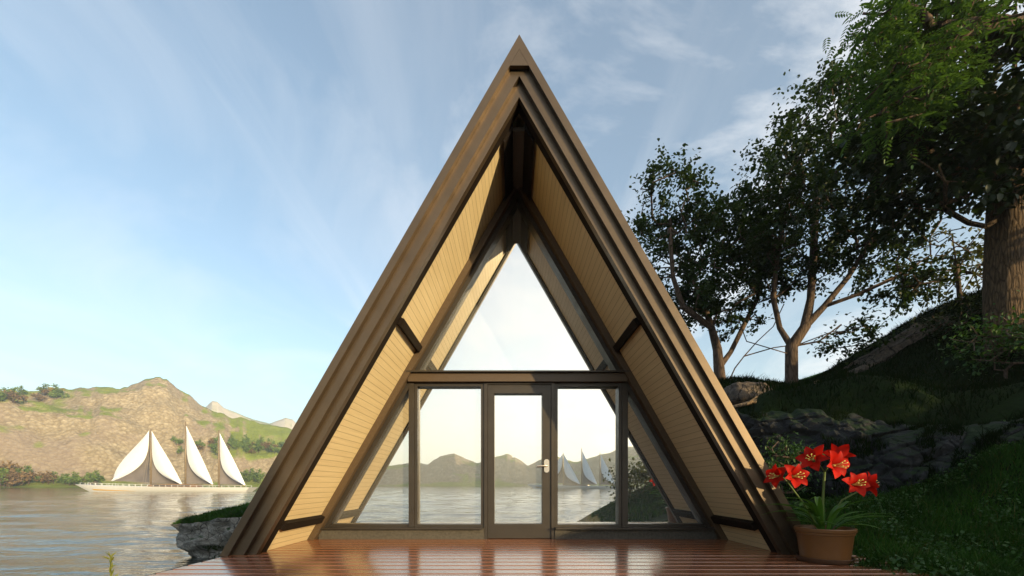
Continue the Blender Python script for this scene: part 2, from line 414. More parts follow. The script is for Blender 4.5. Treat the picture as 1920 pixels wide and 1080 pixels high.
# ------------------------------------------------------------------ the cabin
K = .575; XC = .075
Y0 = 4.15; YG = 5.50; YB = 12.4
cabin = empty('a_frame_cabin', (XC, Y0, 0))
tag(cabin, 'tall triangular cabin with bronze roof edge and glazed front on the wooden deck', 'cabin')
def cm(mb):        # mesh data is written in world coordinates; shift into the cabin's frame
    mb.v = [(a, b-Y0, c) for a, b, c in mb.v]; return mb
def strip(s, zo, zi, y0, y1, zb=0.0):
    mb = MB()
    if s == 0: return mb
    mb.prism([(s*K*(zo-zb), zb), (0, zo), (0, zi), (s*K*(zi-zb), zb)], y0, y1); return mb
def part(mb, name, mat, parent=cabin, smooth=False):
    return cm(mb).build(name, mat, parent, smooth)
for s in (-1, 1):
    r = part(strip(s, 5.335, 4.955, 4.272, YB), 'roof', M['roof'])
    seam = MB()
    for i in range(14):
        y = 4.8+i*.56
        seam.prism([(s*K*(5.372-.05), .05), (0, 5.372), (0, 5.337), (s*K*(5.337-.05), .05)], y, y+.03)
    part(seam, 'standing_seam', M['roof'], r)
    fa = part(strip(s, 5.343, 5.194, 4.15, 4.210), 'fascia', M['bronze'])
    part(strip(s, 5.192, 4.973, 4.203, 4.270), 'fascia_middle_board', M['bronze'], fa)
    part(strip(s, 4.971, 4.809, 4.262, 4.335), 'fascia_inner_board', M['bronze'], fa)
    part(strip(s, 4.969, 4.815, 4.338, 4.45), 'front_rafter', M['dark'])
    part(strip(s, 4.953, 4.85, 4.452, YB-.1), 'roof_lining', M['lining'])
    # purlins
    d = (s*.4985, -.8669); n = (-s*.8669, -.4985)
    for z0, w_, dp in ((2.58,.085,.055), (.335,.095,.06)):
        for y0, y1 in ((4.452, 5.358), (5.60, YB-.12)):
            p = (s*K*(4.85-z0), z0)
            mb = MB(); P = [p, (p[0]+d[0]*w_, p[1]+d[1]*w_), (p[0]+d[0]*w_+n[0]*dp, p[1]+d[1]*w_+n[1]*dp), (p[0]+n[0]*dp, p[1]+n[1]*dp)]
            mb.prism(P, y0, y1); part(mb, 'purlin', M['dark'])
    # rafter and frame in the plane of the glass
    part(strip(s, 4.849, 4.69, 5.36, 5.56), 'glazing_rafter', M['timber'])
    part(strip(s, 4.688, 4.575, 5.455, 5.59), 'glazing_frame', M['frame'])
    # rear gable rafter
    part(strip(s, 4.849, 4.70, YB-.30, YB-.12), 'rear_rafter', M['dark'])
mb = MB(); h = 5.194-5.027
mb.prism([(-K*h, 5.027), (K*h, 5.027), (0, 5.19)], 4.151, 4.197); part(mb, 'apex_plate', M['bronze'])
for y0, y1 in ((4.452, 5.358), (5.60, YB-.12)):
    mb = MB(); mb.box(-.062, .062, y0+.05, y1, 4.66, 4.70); part(mb, 'ridge_board', M['timber'])
    for s in (-1, 1):
        mb = MB(); mb.prism([(s*.064, 4.72), (s*.064, 4.635), (s*.165, 4.48), (s*.165, 4.545)], y0, y1); part(mb, 'ridge_beam', M['dark'])
# transom, sill, plinth
mb = MB(); mb.box(-1.465, 1.465, 5.40, 5.56, 2.108, 2.222); part(mb, 'transom_beam', M['timber'])
mb = MB(); mb.box(-1.475, 1.475, 5.355, 5.565, 2.2225, 2.243); part(mb, 'transom_ledge', M['frame'])
for x0, x1 in ((-2.70, -.452), (.505, 2.70)):
    mb = MB(); mb.prism([(x0-(0 if x0>0 else .02), .137), (x1, .137), (x1, .160), (x0, .160)], 5.37, 5.56); part(mb, 'sill', M['frame'])
    mb = MB(); mb.box(x0+.03 if x0<0 else x0, x1 if x0<0 else x1-.03, 5.44, 5.55, 0.0, .1365); part(mb, 'plinth', M['plinth'])
# glazing
def ring_frame(x0, x1, z0, z1, wl_, wr, wb, wt, y0, y1):
    m = MB(); m.box(x0, x0+wl_, y0, y1, z0, z1); m.box(x1-wr, x1, y0, y1, z0, z1)
    m.box(x0+wl_, x1-wr, y0, y1, z0, z0+wb); m.box(x0+wl_, x1-wr, y0, y1, z1-wt, z1); return m
def glass_poly(P, parent, y=YG+.055):
    m = MB(); m.prism(P, y, y+.012); return part(m, 'glass', M['glass'], parent)
for x0, x1 in ((-1.39, -.455), (.505, 1.405)):
    m = ring_frame(x0, x1, .1605, 2.106, .038, .04, .035, .045, 5.47, 5.58)
    wobj = part(m, 'window', M['frame'])
    glass_poly([(x0+.03, .18), (x1-.03, .18), (x1-.03, 2.08), (x0+.03, 2.08)], wobj)
for x0, x1 in ((-1.465, -1.392), (1.407, 1.485)):
    mb = MB(); mb.box(x0, x1, 5.45, 5.585, .1605, 2.106); part(mb, 'post', M['frame'])
for s in (-1, 1):
    fr_ = MB(); xa = s*1.468 if s < 0 else 1.488
    zt = 4.575-abs(xa)/K
    fr_.prism([(xa, .1605), (s*K*(4.575-.1605), .1605), (s*K*(4.575-.20), .20), (xa, .20)], 5.475, 5.58)
    wobj = part(fr_, 'side_window', M['frame'])
    glass_poly([(xa, .18), (s*K*(4.60-.18), .18), (xa, 4.60-abs(xa)/K)], wobj)
fr_ = MB(); fr_.box(-1.32, 1.32, 5.575, 5.585, 2.244, 2.262)
wobj = part(fr_, 'gable_window', M['frame'])
glass_poly([(-K*(4.60-2.25), 2.25), (K*(4.60-2.25), 2.25), (0, 4.60)], wobj)
# door
jb = MB(); jb.box(-.452, -.405, 5.455, 5.585, 0, 2.106); jb.box(.455, .502, 5.455, 5.585, 0, 2.106); jb.box(-.405, .455, 5.455, 5.585, 2.082, 2.106)
part(jb, 'door_frame', M['frame'])
dm = ring_frame(-.402, .452, .006, 2.080, .088, .118, .195, .11, 5.475, 5.575)
door = part(dm, 'door', M['frame'])
gl = [(-.32,.195), (.34,.195), (.34,1.975), (-.32,1.975)]
glass_poly(gl, door)
hd = MB()
P = []
for k in range(16):
    t = 2*math.pi*k/16; P.append((.392+.036*math.cos(t), .985+.036*math.sin(t)+(.055 if math.sin(t) > 0 else -.055)))
hd.prism(P, 5.462, 5.474)
hd.tube([(.392,5.462,.985),(.392,5.42,.985),(.37,5.41,.985),(.26,5.41,.98)], .011, 10)
smooth_by_angle(part(hd, 'handle', M['steel'], door), 40)
# room behind the glass
mb = MB(); mb.box(-2.7, 2.7, 5.60, YB-.32, -.02, .02); part(mb, 'interior_floor', M['deck'])
mb = MB(); mb.prism([(-K*4.68,.02),(K*4.68,.02),(0,4.70)], YB-.2, YB-.13); part(mb, 'rear_wall', M['room'])

# ------------------------------------------------------------------ the deck
PITCH = .168; DX0, DX1 = -2.945, 3.56
mb = MB(); y = 3.165; c = .006
while y < 5.50:
    a, b = y+.012, y+PITCH-.012
    mb.prism_x([(a,-.04),(b,-.04),(b,-c),(b-c,0),(a+c,0),(a,-c)], DX0+rng.uniform(0,.006), DX1-rng.uniform(0,.006)); y += PITCH
deck = mb.build('wooden_deck', M['deck'])
tag(deck, 'red brown plank deck running out in front of the cabin over the water', 'deck')
mb = MB()
for y_ in (3.3, 4.2, 5.1): mb.box(DX0+.04, DX1-.04, y_, y_+.07, -.2, -.041)
mb.box(DX0+.01, DX1-.01, 3.14, 3.164, -.2, -.003); mb.box(DX0-.022, DX0-.002, 3.17, 5.5, -.2, -.003)
mb.build('joist', M['dark'], deck)
for x_ in (-2.7, 0, 2.7):
    for y_ in (3.35, 5.0):
        mb = MB(); mb.box(x_-.06, x_+.06, y_-.06, y_+.06, -2.6, -.2); mb.build('pile', M['dark'], deck)

# ------------------------------------------------------------------ ground (near terrain)
CP = [at(*p) for p in [
    (1640,935,6.5), (1800,872,6.0), (1920,832,5.8), (1450,905,8.0), (1400,772,9.1), (1560,780,8.0), (1700,800,7.3), (1920,790,6.5),
    (1400,752,11), (1450,735,14.5), (1560,697,14), (1640,650,13.5), (1700,608,13), (1800,585,11.5), (1920,560,9.5), (1700,700,11), (1900,690,8.5), (1345,716,14), (1500,757,10.5), (1620,747,9.5), (1800,742,8.5), (1560,722,12), (1500,716,13.5), (1600,674,13.6),
    (1800,1000,5.0), (1920,1080,4.0), (1920,960,5.0), (1700,1050,4.2), (1620,1000,5.0)]]
CP = [tuple(p) for p in CP] + [
    (3.3,3.2,-.03),(3.75,3.9,-.02),(3.6,5,.0),(3.6,7,.2),(3.8,9,.7),(4,12,1.6),(3.6,3.0,-.02),
    (0,6,-.4),(0,10,-.4),(0,3.4,-1.2),(0,1,-2.2),(-3,4,-1.7),(-3,8,-.9),(-6,9,-2.0),(-9,9,-2.4),(-13,14,-2.6),(-8,17,-.75),(-6,22,-.7),(-13,26,-2.5),
    (0,20,-.3),(0,36,-1),(-10,42,-3),(5,25,2.0),(10,42,3.2),(12,22,4.4),(18,26,5.0),(25,42,6),(32,22,7.5),(32,2,5.5),(22,10,6.2),(22,-20,3.4),(12,-8,2.4),(9.2,-3.4,2.35),(6.6,-3,1.0),
    (5,-3,.25),(2.6,-1.5,-.75),(1.4,-1.0,-1.5),(0,-4,-2.4),(3.4,-8,-1.0),(6,-10,.2),(4,-14,-1.8),(10,-20,-.5),(5,-26,-2.8),(16,-14,3.0),(8,1,1.1),(5.5,1.5,.15),(11,2,2.6),(-12,-20,-3),(-12,0,-3)]
for px_, l_, u_ in ((1400,(925,8.6),(770,9.1)),(1500,(922,7.6),(772,8.5)),(1600,(936,6.8),(780,7.8)),(1700,(920,6.25),(797,7.3)),(1800,(874,5.95),(796,6.9)),(1900,(840,5.8),(784,6.5))):
    a_, b_ = at(px_,*l_), at(px_,*u_)
    for f_ in (.3, .65):
        q_ = a_.lerp(b_, f_)+Vector((.12,.3,-.38)); CP.append(tuple(q_))
CP = np.array(CP)
def tps_k(r2):
    return np.where(r2 > 1e-9, .5*r2*np.log(np.maximum(r2,1e-9)), 0)
n_ = len(CP); d2 = ((CP[:,None,:2]-CP[None,:,:2])**2).sum(-1)
A = np.zeros((n_+3,n_+3)); A[:n_,:n_] = tps_k(d2)+np.eye(n_)*.002; A[:n_,n_] = 1; A[:n_,n_+1:] = CP[:,:2]; A[n_,:n_] = 1; A[n_+1:,:n_] = CP[:,:2].T
W = np.linalg.solve(A, np.concatenate([CP[:,2], np.zeros(3)]))
def tps(x, y):
    x = np.asarray(x, float); y = np.asarray(y, float)
    r2 = (x[...,None]-CP[:,0])**2+(y[...,None]-CP[:,1])**2
    return (tps_k(r2)*W[:n_]).sum(-1)+W[n_]+W[n_+1]*x+W[n_+2]*y
def ground_z(x, y):
    z = float(tps(x, y))
    z += .10*mnoise.fractal(Vector((x*.6, y*.6, 0)), 1.0, 2.0, 4)
    z = max(z, -3.2)
    inx = min(x+3.2, 3.02-x) if y < 3.75 else min(x+3.2, 3.66-x); iny = min(y-3.1, 12.6-y)
    if inx > -.3 and iny > -.3:
        k = min(1, max(0, (min(inx, iny)+.3)/.3)); z = z*(1-k)+min(z, -.14)*k
    return z
gx = np.arange(-14, 38.01, .28); gy = np.arange(-26, 46.01, .32)
V = np.array([(x, y, ground_z(x, y)) for x in gx for y in gy])
nx, ny = len(gx), len(gy)
ii = (np.arange(nx-1)[:,None]*ny+np.arange(ny-1)[None,:]).ravel()
ground = fast_mesh('ground', V, [np.stack([ii, ii+ny, ii+ny+1, ii+1], 1)], M['ground'], smooth=True)
ground['kind'] = 'structure'

# rock face across the hillside: a displaced sheet standing proud of the turf
lowp = [(1330,935,9.2),(1450,912,8.0),(1560,930,7.1),(1640,940,6.45),(1740,905,6.15),(1800,876,5.95),(1920,835,5.75),(2060,800,5.6)]
upp = [(1330,772,9.9),(1400,766,9.0),(1500,770,8.4),(1600,778,7.7),(1700,796,7.2),(1800,800,6.8),(1920,782,6.4),(2060,760,6.2)]
def lerp_list(L, t):
    t *= len(L)-1; i = min(int(t), len(L)-2); f = t-i
    return Vector([L[i][k]*(1-f)+L[i+1][k]*f for k in range(3)])
LW = [at(*p) for p in lowp]; UP = [at(*p) for p in upp]
def rock_fn(u, v):
    a = lerp_list(LW, u); b = lerp_list(UP, u); p = a.lerp(b, v*(1+.16*mnoise.noise(Vector((u*11,3.3,0)))+.07*mnoise.noise(Vector((u*37,1.1,0))))-.05*(1-v)*mnoise.noise(Vector((u*23,8,0))))
    bulge = math.sin(math.pi*min(1, max(0, v)))**.6 * min(1, u*8+.2)
    q = Vector((p.x*.75+p.z*.5, p.y*.75, p.z*1.0))
    def block(qq, amp, tilt):
        d_, p_ = mnoise.voronoi(qq, distance_metric='DISTANCE', exponent=2.5); c0 = p_[0]
        rd = Vector((mnoise.cell(c0*5.1), mnoise.cell(c0*7.7+Vector((9,2,4))), mnoise.cell(c0*3.3+Vector((1,8,3)))))
        edge = min(1.0, (d_[1]-d_[0])*9)
        return amp*(.5+.5*rd.x)*(.45+.55*edge)+tilt*(qq-c0).dot(rd)*edge
    facet = block(Vector((q.x*.62-q.z*.35, q.y*.62, q.z*.95)), .36, .30)
    facet += block(Vector((q.x*1.7-q.z, q.y*1.7, q.z*2.6))+Vector((3,1,7)), .12, .13)
    facet += block(q*6.1+Vector((13,5,2)), .045, .05)
    f2 = mnoise.fractal(q*3.0, .8, 2.1, 5)*.05
    out = Vector((-.30,-.75,.42))
    return p + out*((.10+facet+f2)*bulge-.06)
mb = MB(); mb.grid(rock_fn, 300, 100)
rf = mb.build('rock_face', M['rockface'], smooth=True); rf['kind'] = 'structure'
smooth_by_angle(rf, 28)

# shore ledge left of the cabin: shingle rock with a turf cap
path = [(-11.1,16.5),(-11.0,14.6),(-10.75,13.2),(-10.3,12.35),(-9.4,11.95),(-8.6,11.75),(-7.6,11.7),(-6.6,11.6),(-5.4,11.6),(-4.0,11.8),(-2.9,12.2)]
prof = [(1.9,.42,0),(.8,.24,0),(.15,.05,0),(-.03,-.05,0),(.03,-.25,1),(.02,-.5,1),(.12,-.75,1),(.32,-.95,1),(.45,-1.1,1),(.25,-1.35,1),(-.3,-1.75,1)]
pc = [Vector((a,b,0)) for a,b in path]
def path_at(t):
    t *= len(pc)-1; i = min(int(t), len(pc)-2); f = t-i
    f2 = f; p = pc[i].lerp(pc[i+1], f2)
    dirv = (pc[min(i+2,len(pc)-1)]-pc[max(i-1,0)]).normalized(); return p, Vector((-dirv.y, dirv.x, 0))
def ledge_pt(u, j, w_):
    p, nrm = path_at(u); a = prof[j]; b = prof[min(j+1,len(prof)-1)]
    off = a[0]*(1-w_)+b[0]*w_; z = a[1]*(1-w_)+b[1]*w_
    top = -.47+.42*min(1, max(0,(p.x+10.4)/3.6))
    q = p + nrm*off
    q.z = top+z
    k = mnoise.fractal(Vector((q.x*1.6,q.y*1.6,q.z*2.2)), .8, 2.0, 5)
    r_ = .16*k if j >= 3 else .04*k
    return q + Vector((-nrm.x,-nrm.y,.3))*r_
def ledge_mesh(j0, j1, nu, sub, name, mat):
    mb = MB(); nv = (j1-j0)*sub
    mb.grid(lambda u, v: ledge_pt(u, min(j0+int(v*(j1-j0)), j1-1), v*(j1-j0)-min(int(v*(j1-j0)), j1-1-j0)), nu, nv)
    o = mb.build(name, mat, smooth=True); o['kind'] = 'structure'; return o
ledge_mesh(3, 10, 150, 6, 'shore_rock', M['ledge'])
ledge_mesh(0, 3, 150, 4, 'shore_turf', M['ground'])

# ------------------------------------------------------------------ lake and hills
NR, NA = 560, 1000
rad_ = np.concatenate([[.5], np.geomspace(2.0, 440, NR), [520, 700, 1000, 1900]]); az_ = np.arange(NA)*2*math.pi/NA
Rg, Ag = np.meshgrid(rad_, az_, indexing='ij'); Xg, Yg = Rg*np.sin(Ag), Rg*np.cos(Ag)
cell_ = np.maximum(Rg*.0098, Rg*.0063)
Zg = np.full_like(Xg, WATER); wr = np.random.default_rng(21)
for lam in np.geomspace(.45, 9.0, 34):
    th = wr.normal(1.35, .42)+(math.pi if wr.random() < .5 else 0); k_ = 2*math.pi/lam; ph = wr.uniform(0, 2*math.pi)
    amp = lam*.0032*wr.uniform(.5, 1.5)*(1.0 if lam < 4 else .6)
    Zg += amp*np.exp(-(2.2*cell_/lam)**2)*np.sin(k_*(Xg*math.cos(th)+Yg*math.sin(th))+ph+.8*np.sin(Xg*.11+ph*3)+.6*np.sin(Yg*.07+ph))
V = np.stack([Xg, Yg, Zg], -1).reshape(-1,3); nr_ = len(rad_)
i_ = np.arange(nr_-1)[:,None]; j_ = np.arange(NA)[None,:]; j2 = (j_+1) % NA
f = np.stack(np.broadcast_arrays(i_*NA+j_, i_*NA+j2, (i_+1)*NA+j2, (i_+1)*NA+j_), -1).reshape(-1,4)
lake = fast_mesh('water', V, [f[:, ::-1]], M['water'], smooth=True); lake['kind'] = 'structure'

FRONT = [(-900,800),(-500,770),(-250,742),(-80,738),(0,733),(100,730),(190,726),(240,722),(265,711),(290,706),(315,713),(340,727),(365,748),(395,768),(440,784),(500,797),(560,806),(640,815),(760,835),(900,850),(1100,850),(1400,840),(1800,835),(2600,840)]
REAR = [(-900,850),(0,850),(400,850),(560,866),(640,872),(735,872),(770,868),(800,868),(822,853),(850,850),(872,860),(895,868),(925,856),(950,850),(975,862),(990,874),(1010,864),(1035,851),(1062,862),(1085,866),(1120,856),(1165,840),(1240,826),(1400,820),(2000,840),(2600,840)]
def prof_el(L, px):
    return float(np.interp(px, [p[0] for p in L], [HY-p[1] for p in L]))/F
def ridge_tan(az):       # az measured from +y towards +x; returns tangent of the elevation as seen from the middle
    az = (az+math.pi) % (2*math.pi)-math.pi
    if abs(az) < R(62):
        return prof_el(FRONT, HX+F*math.tan(az))*math.cos(az)
    ar = math.atan2(math.sin(az), -math.cos(az))
    if abs(ar) < R(62): return prof_el(REAR, HX+F*math.tan(ar))*math.cos(ar)
    return .11+.02*math.sin(az*5)
RS = 445.0
def hill_z(az, r):
    t = ridge_tan(az); front = abs((az+math.pi) % (2*math.pi)-math.pi) < R(75)
    r1 = 640+60*math.sin(az*3.1)
    zr = t*r1+CAMZ
    x, y = r*math.sin(az), r*math.cos(az)
    s = (r-RS)/(r1-RS)
    px = HX+F*math.tan(az) if abs(az) < R(70) else -9999
    if s <= 0: g = s*.25
    elif s < 1:
        plain = s*s*(3-2*s)
        # shelf: shore strip, steep scree face, turf terrace, crest
        terr = np.interp(s, [0,.10,.17,.46,.55,.72,1], [0,.02,.07,.70,.755,.80,1.0])
        step2 = np.interp(s, [0,.12,.26,.34,.52,.68,1], [0,.05,.34,.40,.52,.70,1.0])
        kk = 1.0 if px < 200 else max(0.0, 1-(px-200)/90)
        k2 = max(0.0, min(1.0, (px-370)/60)) if front else .5
        peak = np.interp(s, [0,.09,.17,.6,1], [0,.02,.07,.62,1.0])
        g = peak*(1-kk)*(1-k2)+terr*kk+step2*k2*(1-kk)
    else: g = max(0, 1-(s-1)*.55)
    z = WATER+(zr-WATER)*g if g > 0 else WATER+g*30
    amp = max(0, min(1, s*3))*max(.38, min(1, abs(1-s)*2.5))
    rid = mnoise.ridged_multi_fractal(Vector((x*.012, y*.012, z*.004)), .9, 2.0, 6, 1.0, 2.0)
    fra = mnoise.fractal(Vector((x*.03, y*.03, 5)), .9, 2.0, 5)
    gul = mnoise.ridged_multi_fractal(Vector((az*34, r*.004, 2.0)), .9, 2.0, 5, 1.0, 2.0)
    z += (gul-1.15)*2.6*max(0, min(1, s*2.5))*(1 if s < 1 else max(0,2-s))*min(1.3, zr/90)
    return z + amp*((rid-1.0)*6.5+fra*3.0)*min(1.6, max(.3, zr/70))
def ring_mesh(name, radii, naz, fn, mat, az0=-math.pi, az1=math.pi):
    V = []; closed = abs(az1-az0-2*math.pi) < 1e-6
    for i in range(naz):
        az = az0+(az1-az0)*i/(naz if closed else naz-1)
        for r_ in radii: V.append((r_*math.sin(az), r_*math.cos(az), fn(az, r_)))
    nr = len(radii); i = np.arange(naz if closed else naz-1)[:,None]; j = np.arange(nr-1)[None,:]
    i2 = (i+1) % naz
    f = np.stack(np.broadcast_arrays(i*nr+j, i*nr+j+1, i2*nr+j+1, i2*nr+j), -1).reshape(-1,4)
    return fast_mesh(name, np.array(V), [f], mat, smooth=True)
radii = list(np.concatenate([[425,436,445,450,456], np.linspace(462, 720, 62), [740,770,810,860,920]]))
hl = ring_mesh('hills', radii, 1300, hill_z, M['hills']); hl['kind'] = 'structure'
FAR = [(250,830),(340,800),(372,772),(385,762),(398,750),(408,752),(420,763),(440,771),(460,780),(480,787),(505,794),(520,788),(535,783),(548,786),(560,796),(600,815),(700,850)]
def far_z(az, r):
    px = HX+F*math.tan(az); t = prof_el(FAR, px)*math.cos(az); r1 = 1500
    s = abs(r-r1)/320
    x, y = r*math.sin(az), r*math.cos(az)
    z = (t*r1+CAMZ)*max(-.1, 1-s**1.15)
    rid = mnoise.ridged_multi_fractal(Vector((x*.008, y*.008, 1)), .9, 2.1, 6, 1.0, 2.0)
    return z+(rid-1.1)*11*max(.25, min(1, s*2))
fm = ring_mesh('mountains', list(np.linspace(1180, 1820, 60)), 330, far_z, M['far'], math.atan((240-HX)/F), math.atan((705-HX)/F)); fm['kind'] = 'structure'
# green rise behind the near slope
def rise_fn(u, v):
    px = 1330+u*420; top = np.interp(px, [1330,1440,1500,1560,1650,1750], [762,732,712,692,655,625])
    d = 22+v*14
    el = (HY-top)/F
    prof_v = 1-(abs(v-.5)*2)**1.7
    return Vector(((px-HX)/F*d, d, (CAMZ+el*29)*prof_v*1.0 + (1-prof_v)*1.5))
mb = MB(); mb.grid(rise_fn, 30, 14); ri = mb.build('hill', mat_plain('mown turf', (.05,.12,.035), .95, .2, 2.0, spec=.1), smooth=True); ri['kind'] = 'structure'

# ------------------------------------------------------------------ foliage tools
def unit(n):
    v = rng.normal(size=(n,3)); return v/np.linalg.norm(v, axis=1, keepdims=True)
def leaves_arrays(P, L, Wd, D=None, droop=.25, fold=.25, flat=.35):
    """P centres, L lengths, Wd half widths: six-point folded leaves"""
    n = len(P)
    if D is None: D = unit(n)
    D = D.copy(); D[:,2] -= droop; D /= np.linalg.norm(D, axis=1, keepdims=True)
    up = unit(n)*flat+np.array([0,0,1.0]); S = np.cross(D, up); S /= np.linalg.norm(S, axis=1, keepdims=True)+1e-9
    U = np.cross(S, D)
    L = L[:,None]; Wd = Wd[:,None]
    b = P; t = P+D*L - U*L*.12
    l1 = P+D*L*.3+S*Wd+U*Wd*fold; l2 = P+D*L*.68+S*Wd*.78+U*(Wd*fold*.7-L*.05)
    r1 = P+D*L*.3-S*Wd+U*Wd*fold; r2 = P+D*L*.68-S*Wd*.78+U*(Wd*fold*.7-L*.05)
    V = np.stack([b,r1,r2,t,l2,l1], 1).reshape(-1,3)
    i = np.arange(n)*6
    Fq = np.concatenate([np.stack([i,i+1,i+2,i+3],1), np.stack([i,i+3,i+4,i+5],1)])
    return V, Fq
def build_skeleton(trunk, targets, jitter=.12, seg=.55, sag=.0):
    """trunk: polylines of world points (list of lists). Returns nodes, parent indices"""
    nodes = []; par = []
    for ln in trunk:
        ln = [Vector(p) for p in ln]
        st = -1
        if nodes:
            ds = [(p-ln[0]).length for p in nodes]; st = int(np.argmin(ds))
        prev = st
        for i, p in enumerate(ln):
            if i == 0 and st >= 0 and (nodes[st]-p).length < .25: continue
            nodes.append(p.copy()); par.append(prev); prev = len(nodes)-1
    ntr = len(nodes); root = nodes[0]
    tg = sorted(targets, key=lambda p: min((p-q).length for q in nodes))
    arr = [tuple(p) for p in nodes]; low = root.z+.8
    for T in tg:
        N = np.array(arr); d = np.linalg.norm(N-np.array(T), axis=1)
        pen = d + np.where(N[:,2] > T.z+.15, 1.3*(N[:,2]-T.z), 0) + np.where(N[:,2] < low, 3, 0)
        i = int(np.argmin(pen)); p = Vector(arr[i]); L = (T-p).length; k = max(1, int(round(L/seg))); prev = i
        for q in range(1, k+1):
            f = q/k; pt = p.lerp(T, f); 
            if q < k: pt += Vector(rng.normal(size=3)*jitter*min(1, L)); pt.z += L*.12*math.sin(math.pi*f)
            nodes.append(pt); arr.append(tuple(pt)); par.append(prev); prev = len(nodes)-1
    return nodes, par, ntr
def skeleton_mesh(nodes, par, r_root, r_tip, power=.5, sides=7, trunk_n=0, trunk_r=None, big_sides=None):
    n = len(nodes); cnt = [0]*n; ch = [0]*n
    for i in range(n):
        if par[i] >= 0: ch[par[i]] += 1
    order = list(range(n-1,-1,-1))
    for i in order:
        if ch[i] == 0: cnt[i] = 1
        if par[i] >= 0: cnt[par[i]] += max(cnt[i],1)
    mx = max(cnt); rad = [r_tip+(r_root-r_tip)*(c/mx)**power for c in cnt]
    mb = MB()
    kids = {}
    for i in range(n): kids.setdefault(par[i], []).append(i)
    # chains: follow the thickest child so tubes stay continuous
    stack = list(kids.get(-1, []))
    seen = set()
    starts = [(i, -1) for i in stack]
    while starts:
        i, p = starts.pop()
        chain = ([p] if p >= 0 else [])+[i]
        while kids.get(chain[-1]):
            ks = sorted(kids[chain[-1]], key=lambda c: -cnt[c])
            for c in ks[1:]: starts.append((c, chain[-1]))
            chain.append(ks[0])
        rr = [rad[c] for c in chain]
        if p >= 0: rr[0] = min(rr[0], rr[1]*1.25)
        sd = sides if rr[-1 if len(rr) < 2 else 1] < .06 else (big_sides or 12)
        mb.tube([nodes[c] for c in chain], rr, sd, cap=True)
    return mb
def ellipsoid_pts(c, r, n, shell=.35):
    out = []
    while len(out) < n:
        v = rng.uniform(-1,1,3); l = np.linalg.norm(v)
        if shell < l < 1: out.append(Vector(c)+Vector(v*np.array(r)))
    return out
def crown_leaves(tips, per, spread, L, Wf, droop=.25, dirs=None):
    P = []; D = []
    for q_, T in enumerate(tips):
        k = max(3, int(per*rng.uniform(.4,1.6)))
        s = spread*rng.uniform(.6,1.25)
        if dirs is None:
            P.append(np.array(T)+rng.normal(size=(k,3))*s*np.array([1,1,.75])); D.append(unit(k)); continue
        # leaves sit along a few short twigs that fan out from the branch end
        d0 = np.array(dirs[q_]); kk = 0
        for j in range(3):
            d = d0+rng.normal(size=3)*.55+np.array([0,0,.12]); d /= np.linalg.norm(d)
            kj = max(2, k//3); f = rng.uniform(-.25,1.0,(kj,1))
            P.append(np.array(T)+d*f*s*2.5+rng.normal(size=(kj,3))*s*.30); D.append(d*.6+unit(kj)*.9)
    P = np.concatenate(P); D = np.concatenate(D); D /= np.linalg.norm(D, axis=1, keepdims=True); n = len(P)
    ln = L*rng.uniform(.55,1.25,n)
    return leaves_arrays(P, ln, ln*Wf*rng.uniform(.8,1.2,n), D, droop=droop)
def make_tree(name, label, base, trunk, crowns, leafmat, barkmat, r_root, r_tip, per, spread, L, Wf, power=.5, jitter=.14, extra=None, group=None, twig=True, big_sides=12):
    """crowns: list of (centre, radii, count)"""
    root = empty(name, tuple(base)); tag(root, label, 'tree', group)
    tg = []
    for c_, r_, n__ in crowns: tg += ellipsoid_pts(c_, r_, n__)
    if extra: tg += [Vector(e) for e in extra]
    nodes, par, ntr = build_skeleton(trunk, tg, jitter)
    mb = skeleton_mesh(nodes, par, r_root, r_tip, power, 5, big_sides=big_sides)
    b = Vector(base)
    mb.v = [(a-b.x, c-b.y, d-b.z) for a, c, d in mb.v]
    smooth_by_angle(mb.build('trunk', barkmat, root), 60)
    hasch = set(par)
    pick = [i for i in range(ntr, len(nodes)) if i not in hasch or (rng.random() < .55 and any((nodes[i]-Vector(c_)).length < max(r_)*1.15 for c_, r_, _ in crowns))]
    V, Fq = crown_leaves([nodes[i] for i in pick], per, spread, L, Wf, dirs=[(nodes[i]-nodes[par[i]]).normalized() for i in pick])
    V = V-np.array(b)
    fast_mesh('crown', V, [Fq], leafmat, root)
    return root

def gz(x, y, dz=-.05): return ground_z(x, y)+dz
# left, many-stemmed tree beside the roof edge
bA = at(1352,722,14); bA.z = gz(bA.x, bA.y, -.12)
tA = [[bA, at(1348,690,14), at(1345,655,14), at(1330,600,14.2), at(1305,540,14.4), at(1290,470,14.5)],
      [at(1345,655,14), at(1335,615,13.7), at(1280,575,13.4), at(1262,520,13.4), at(1255,430,13.3)],
      [at(1348,690,14), at(1370,660,14.2), at(1395,610,14.4), at(1420,560,14.6), at(1430,500,14.8)],
      [bA+Vector((.25,0,.1)), at(1378,690,13.8), at(1395,668,13.7), at(1450,652,13.6), at(1500,645,13.4), at(1560,622,13.2)],
      [at(1395,668,13.7), at(1420,640,13.9), at(1450,612,14.2), at(1470,570,14.3)]]
make_tree('broadleaf_tree', 'many-stemmed dark leafy tree rising beside the right roof edge', bA, tA,
    [(at(1325,500,14),(2.2,2.0,1.7),105), (at(1245,372,13.6),(1.15,1.1,1.05),30), (at(1290,570,13.8),(1.2,1.2,1.0),34), (at(1270,450,13.6),(1.5,1.4,1.1),40), (at(1385,545,14.4),(1.5,1.5,1.4),45), (at(1370,425,14.2),(1.1,1.2,.9),26), (at(1580,625,13.3),(.4,.4,.25),4)],
    M['leafA'], M['bark'], .175, .006, 96, .31, .125, .33, .58)
bB = at(1484,735,13); bB.z = gz(bB.x, bB.y, -.12)
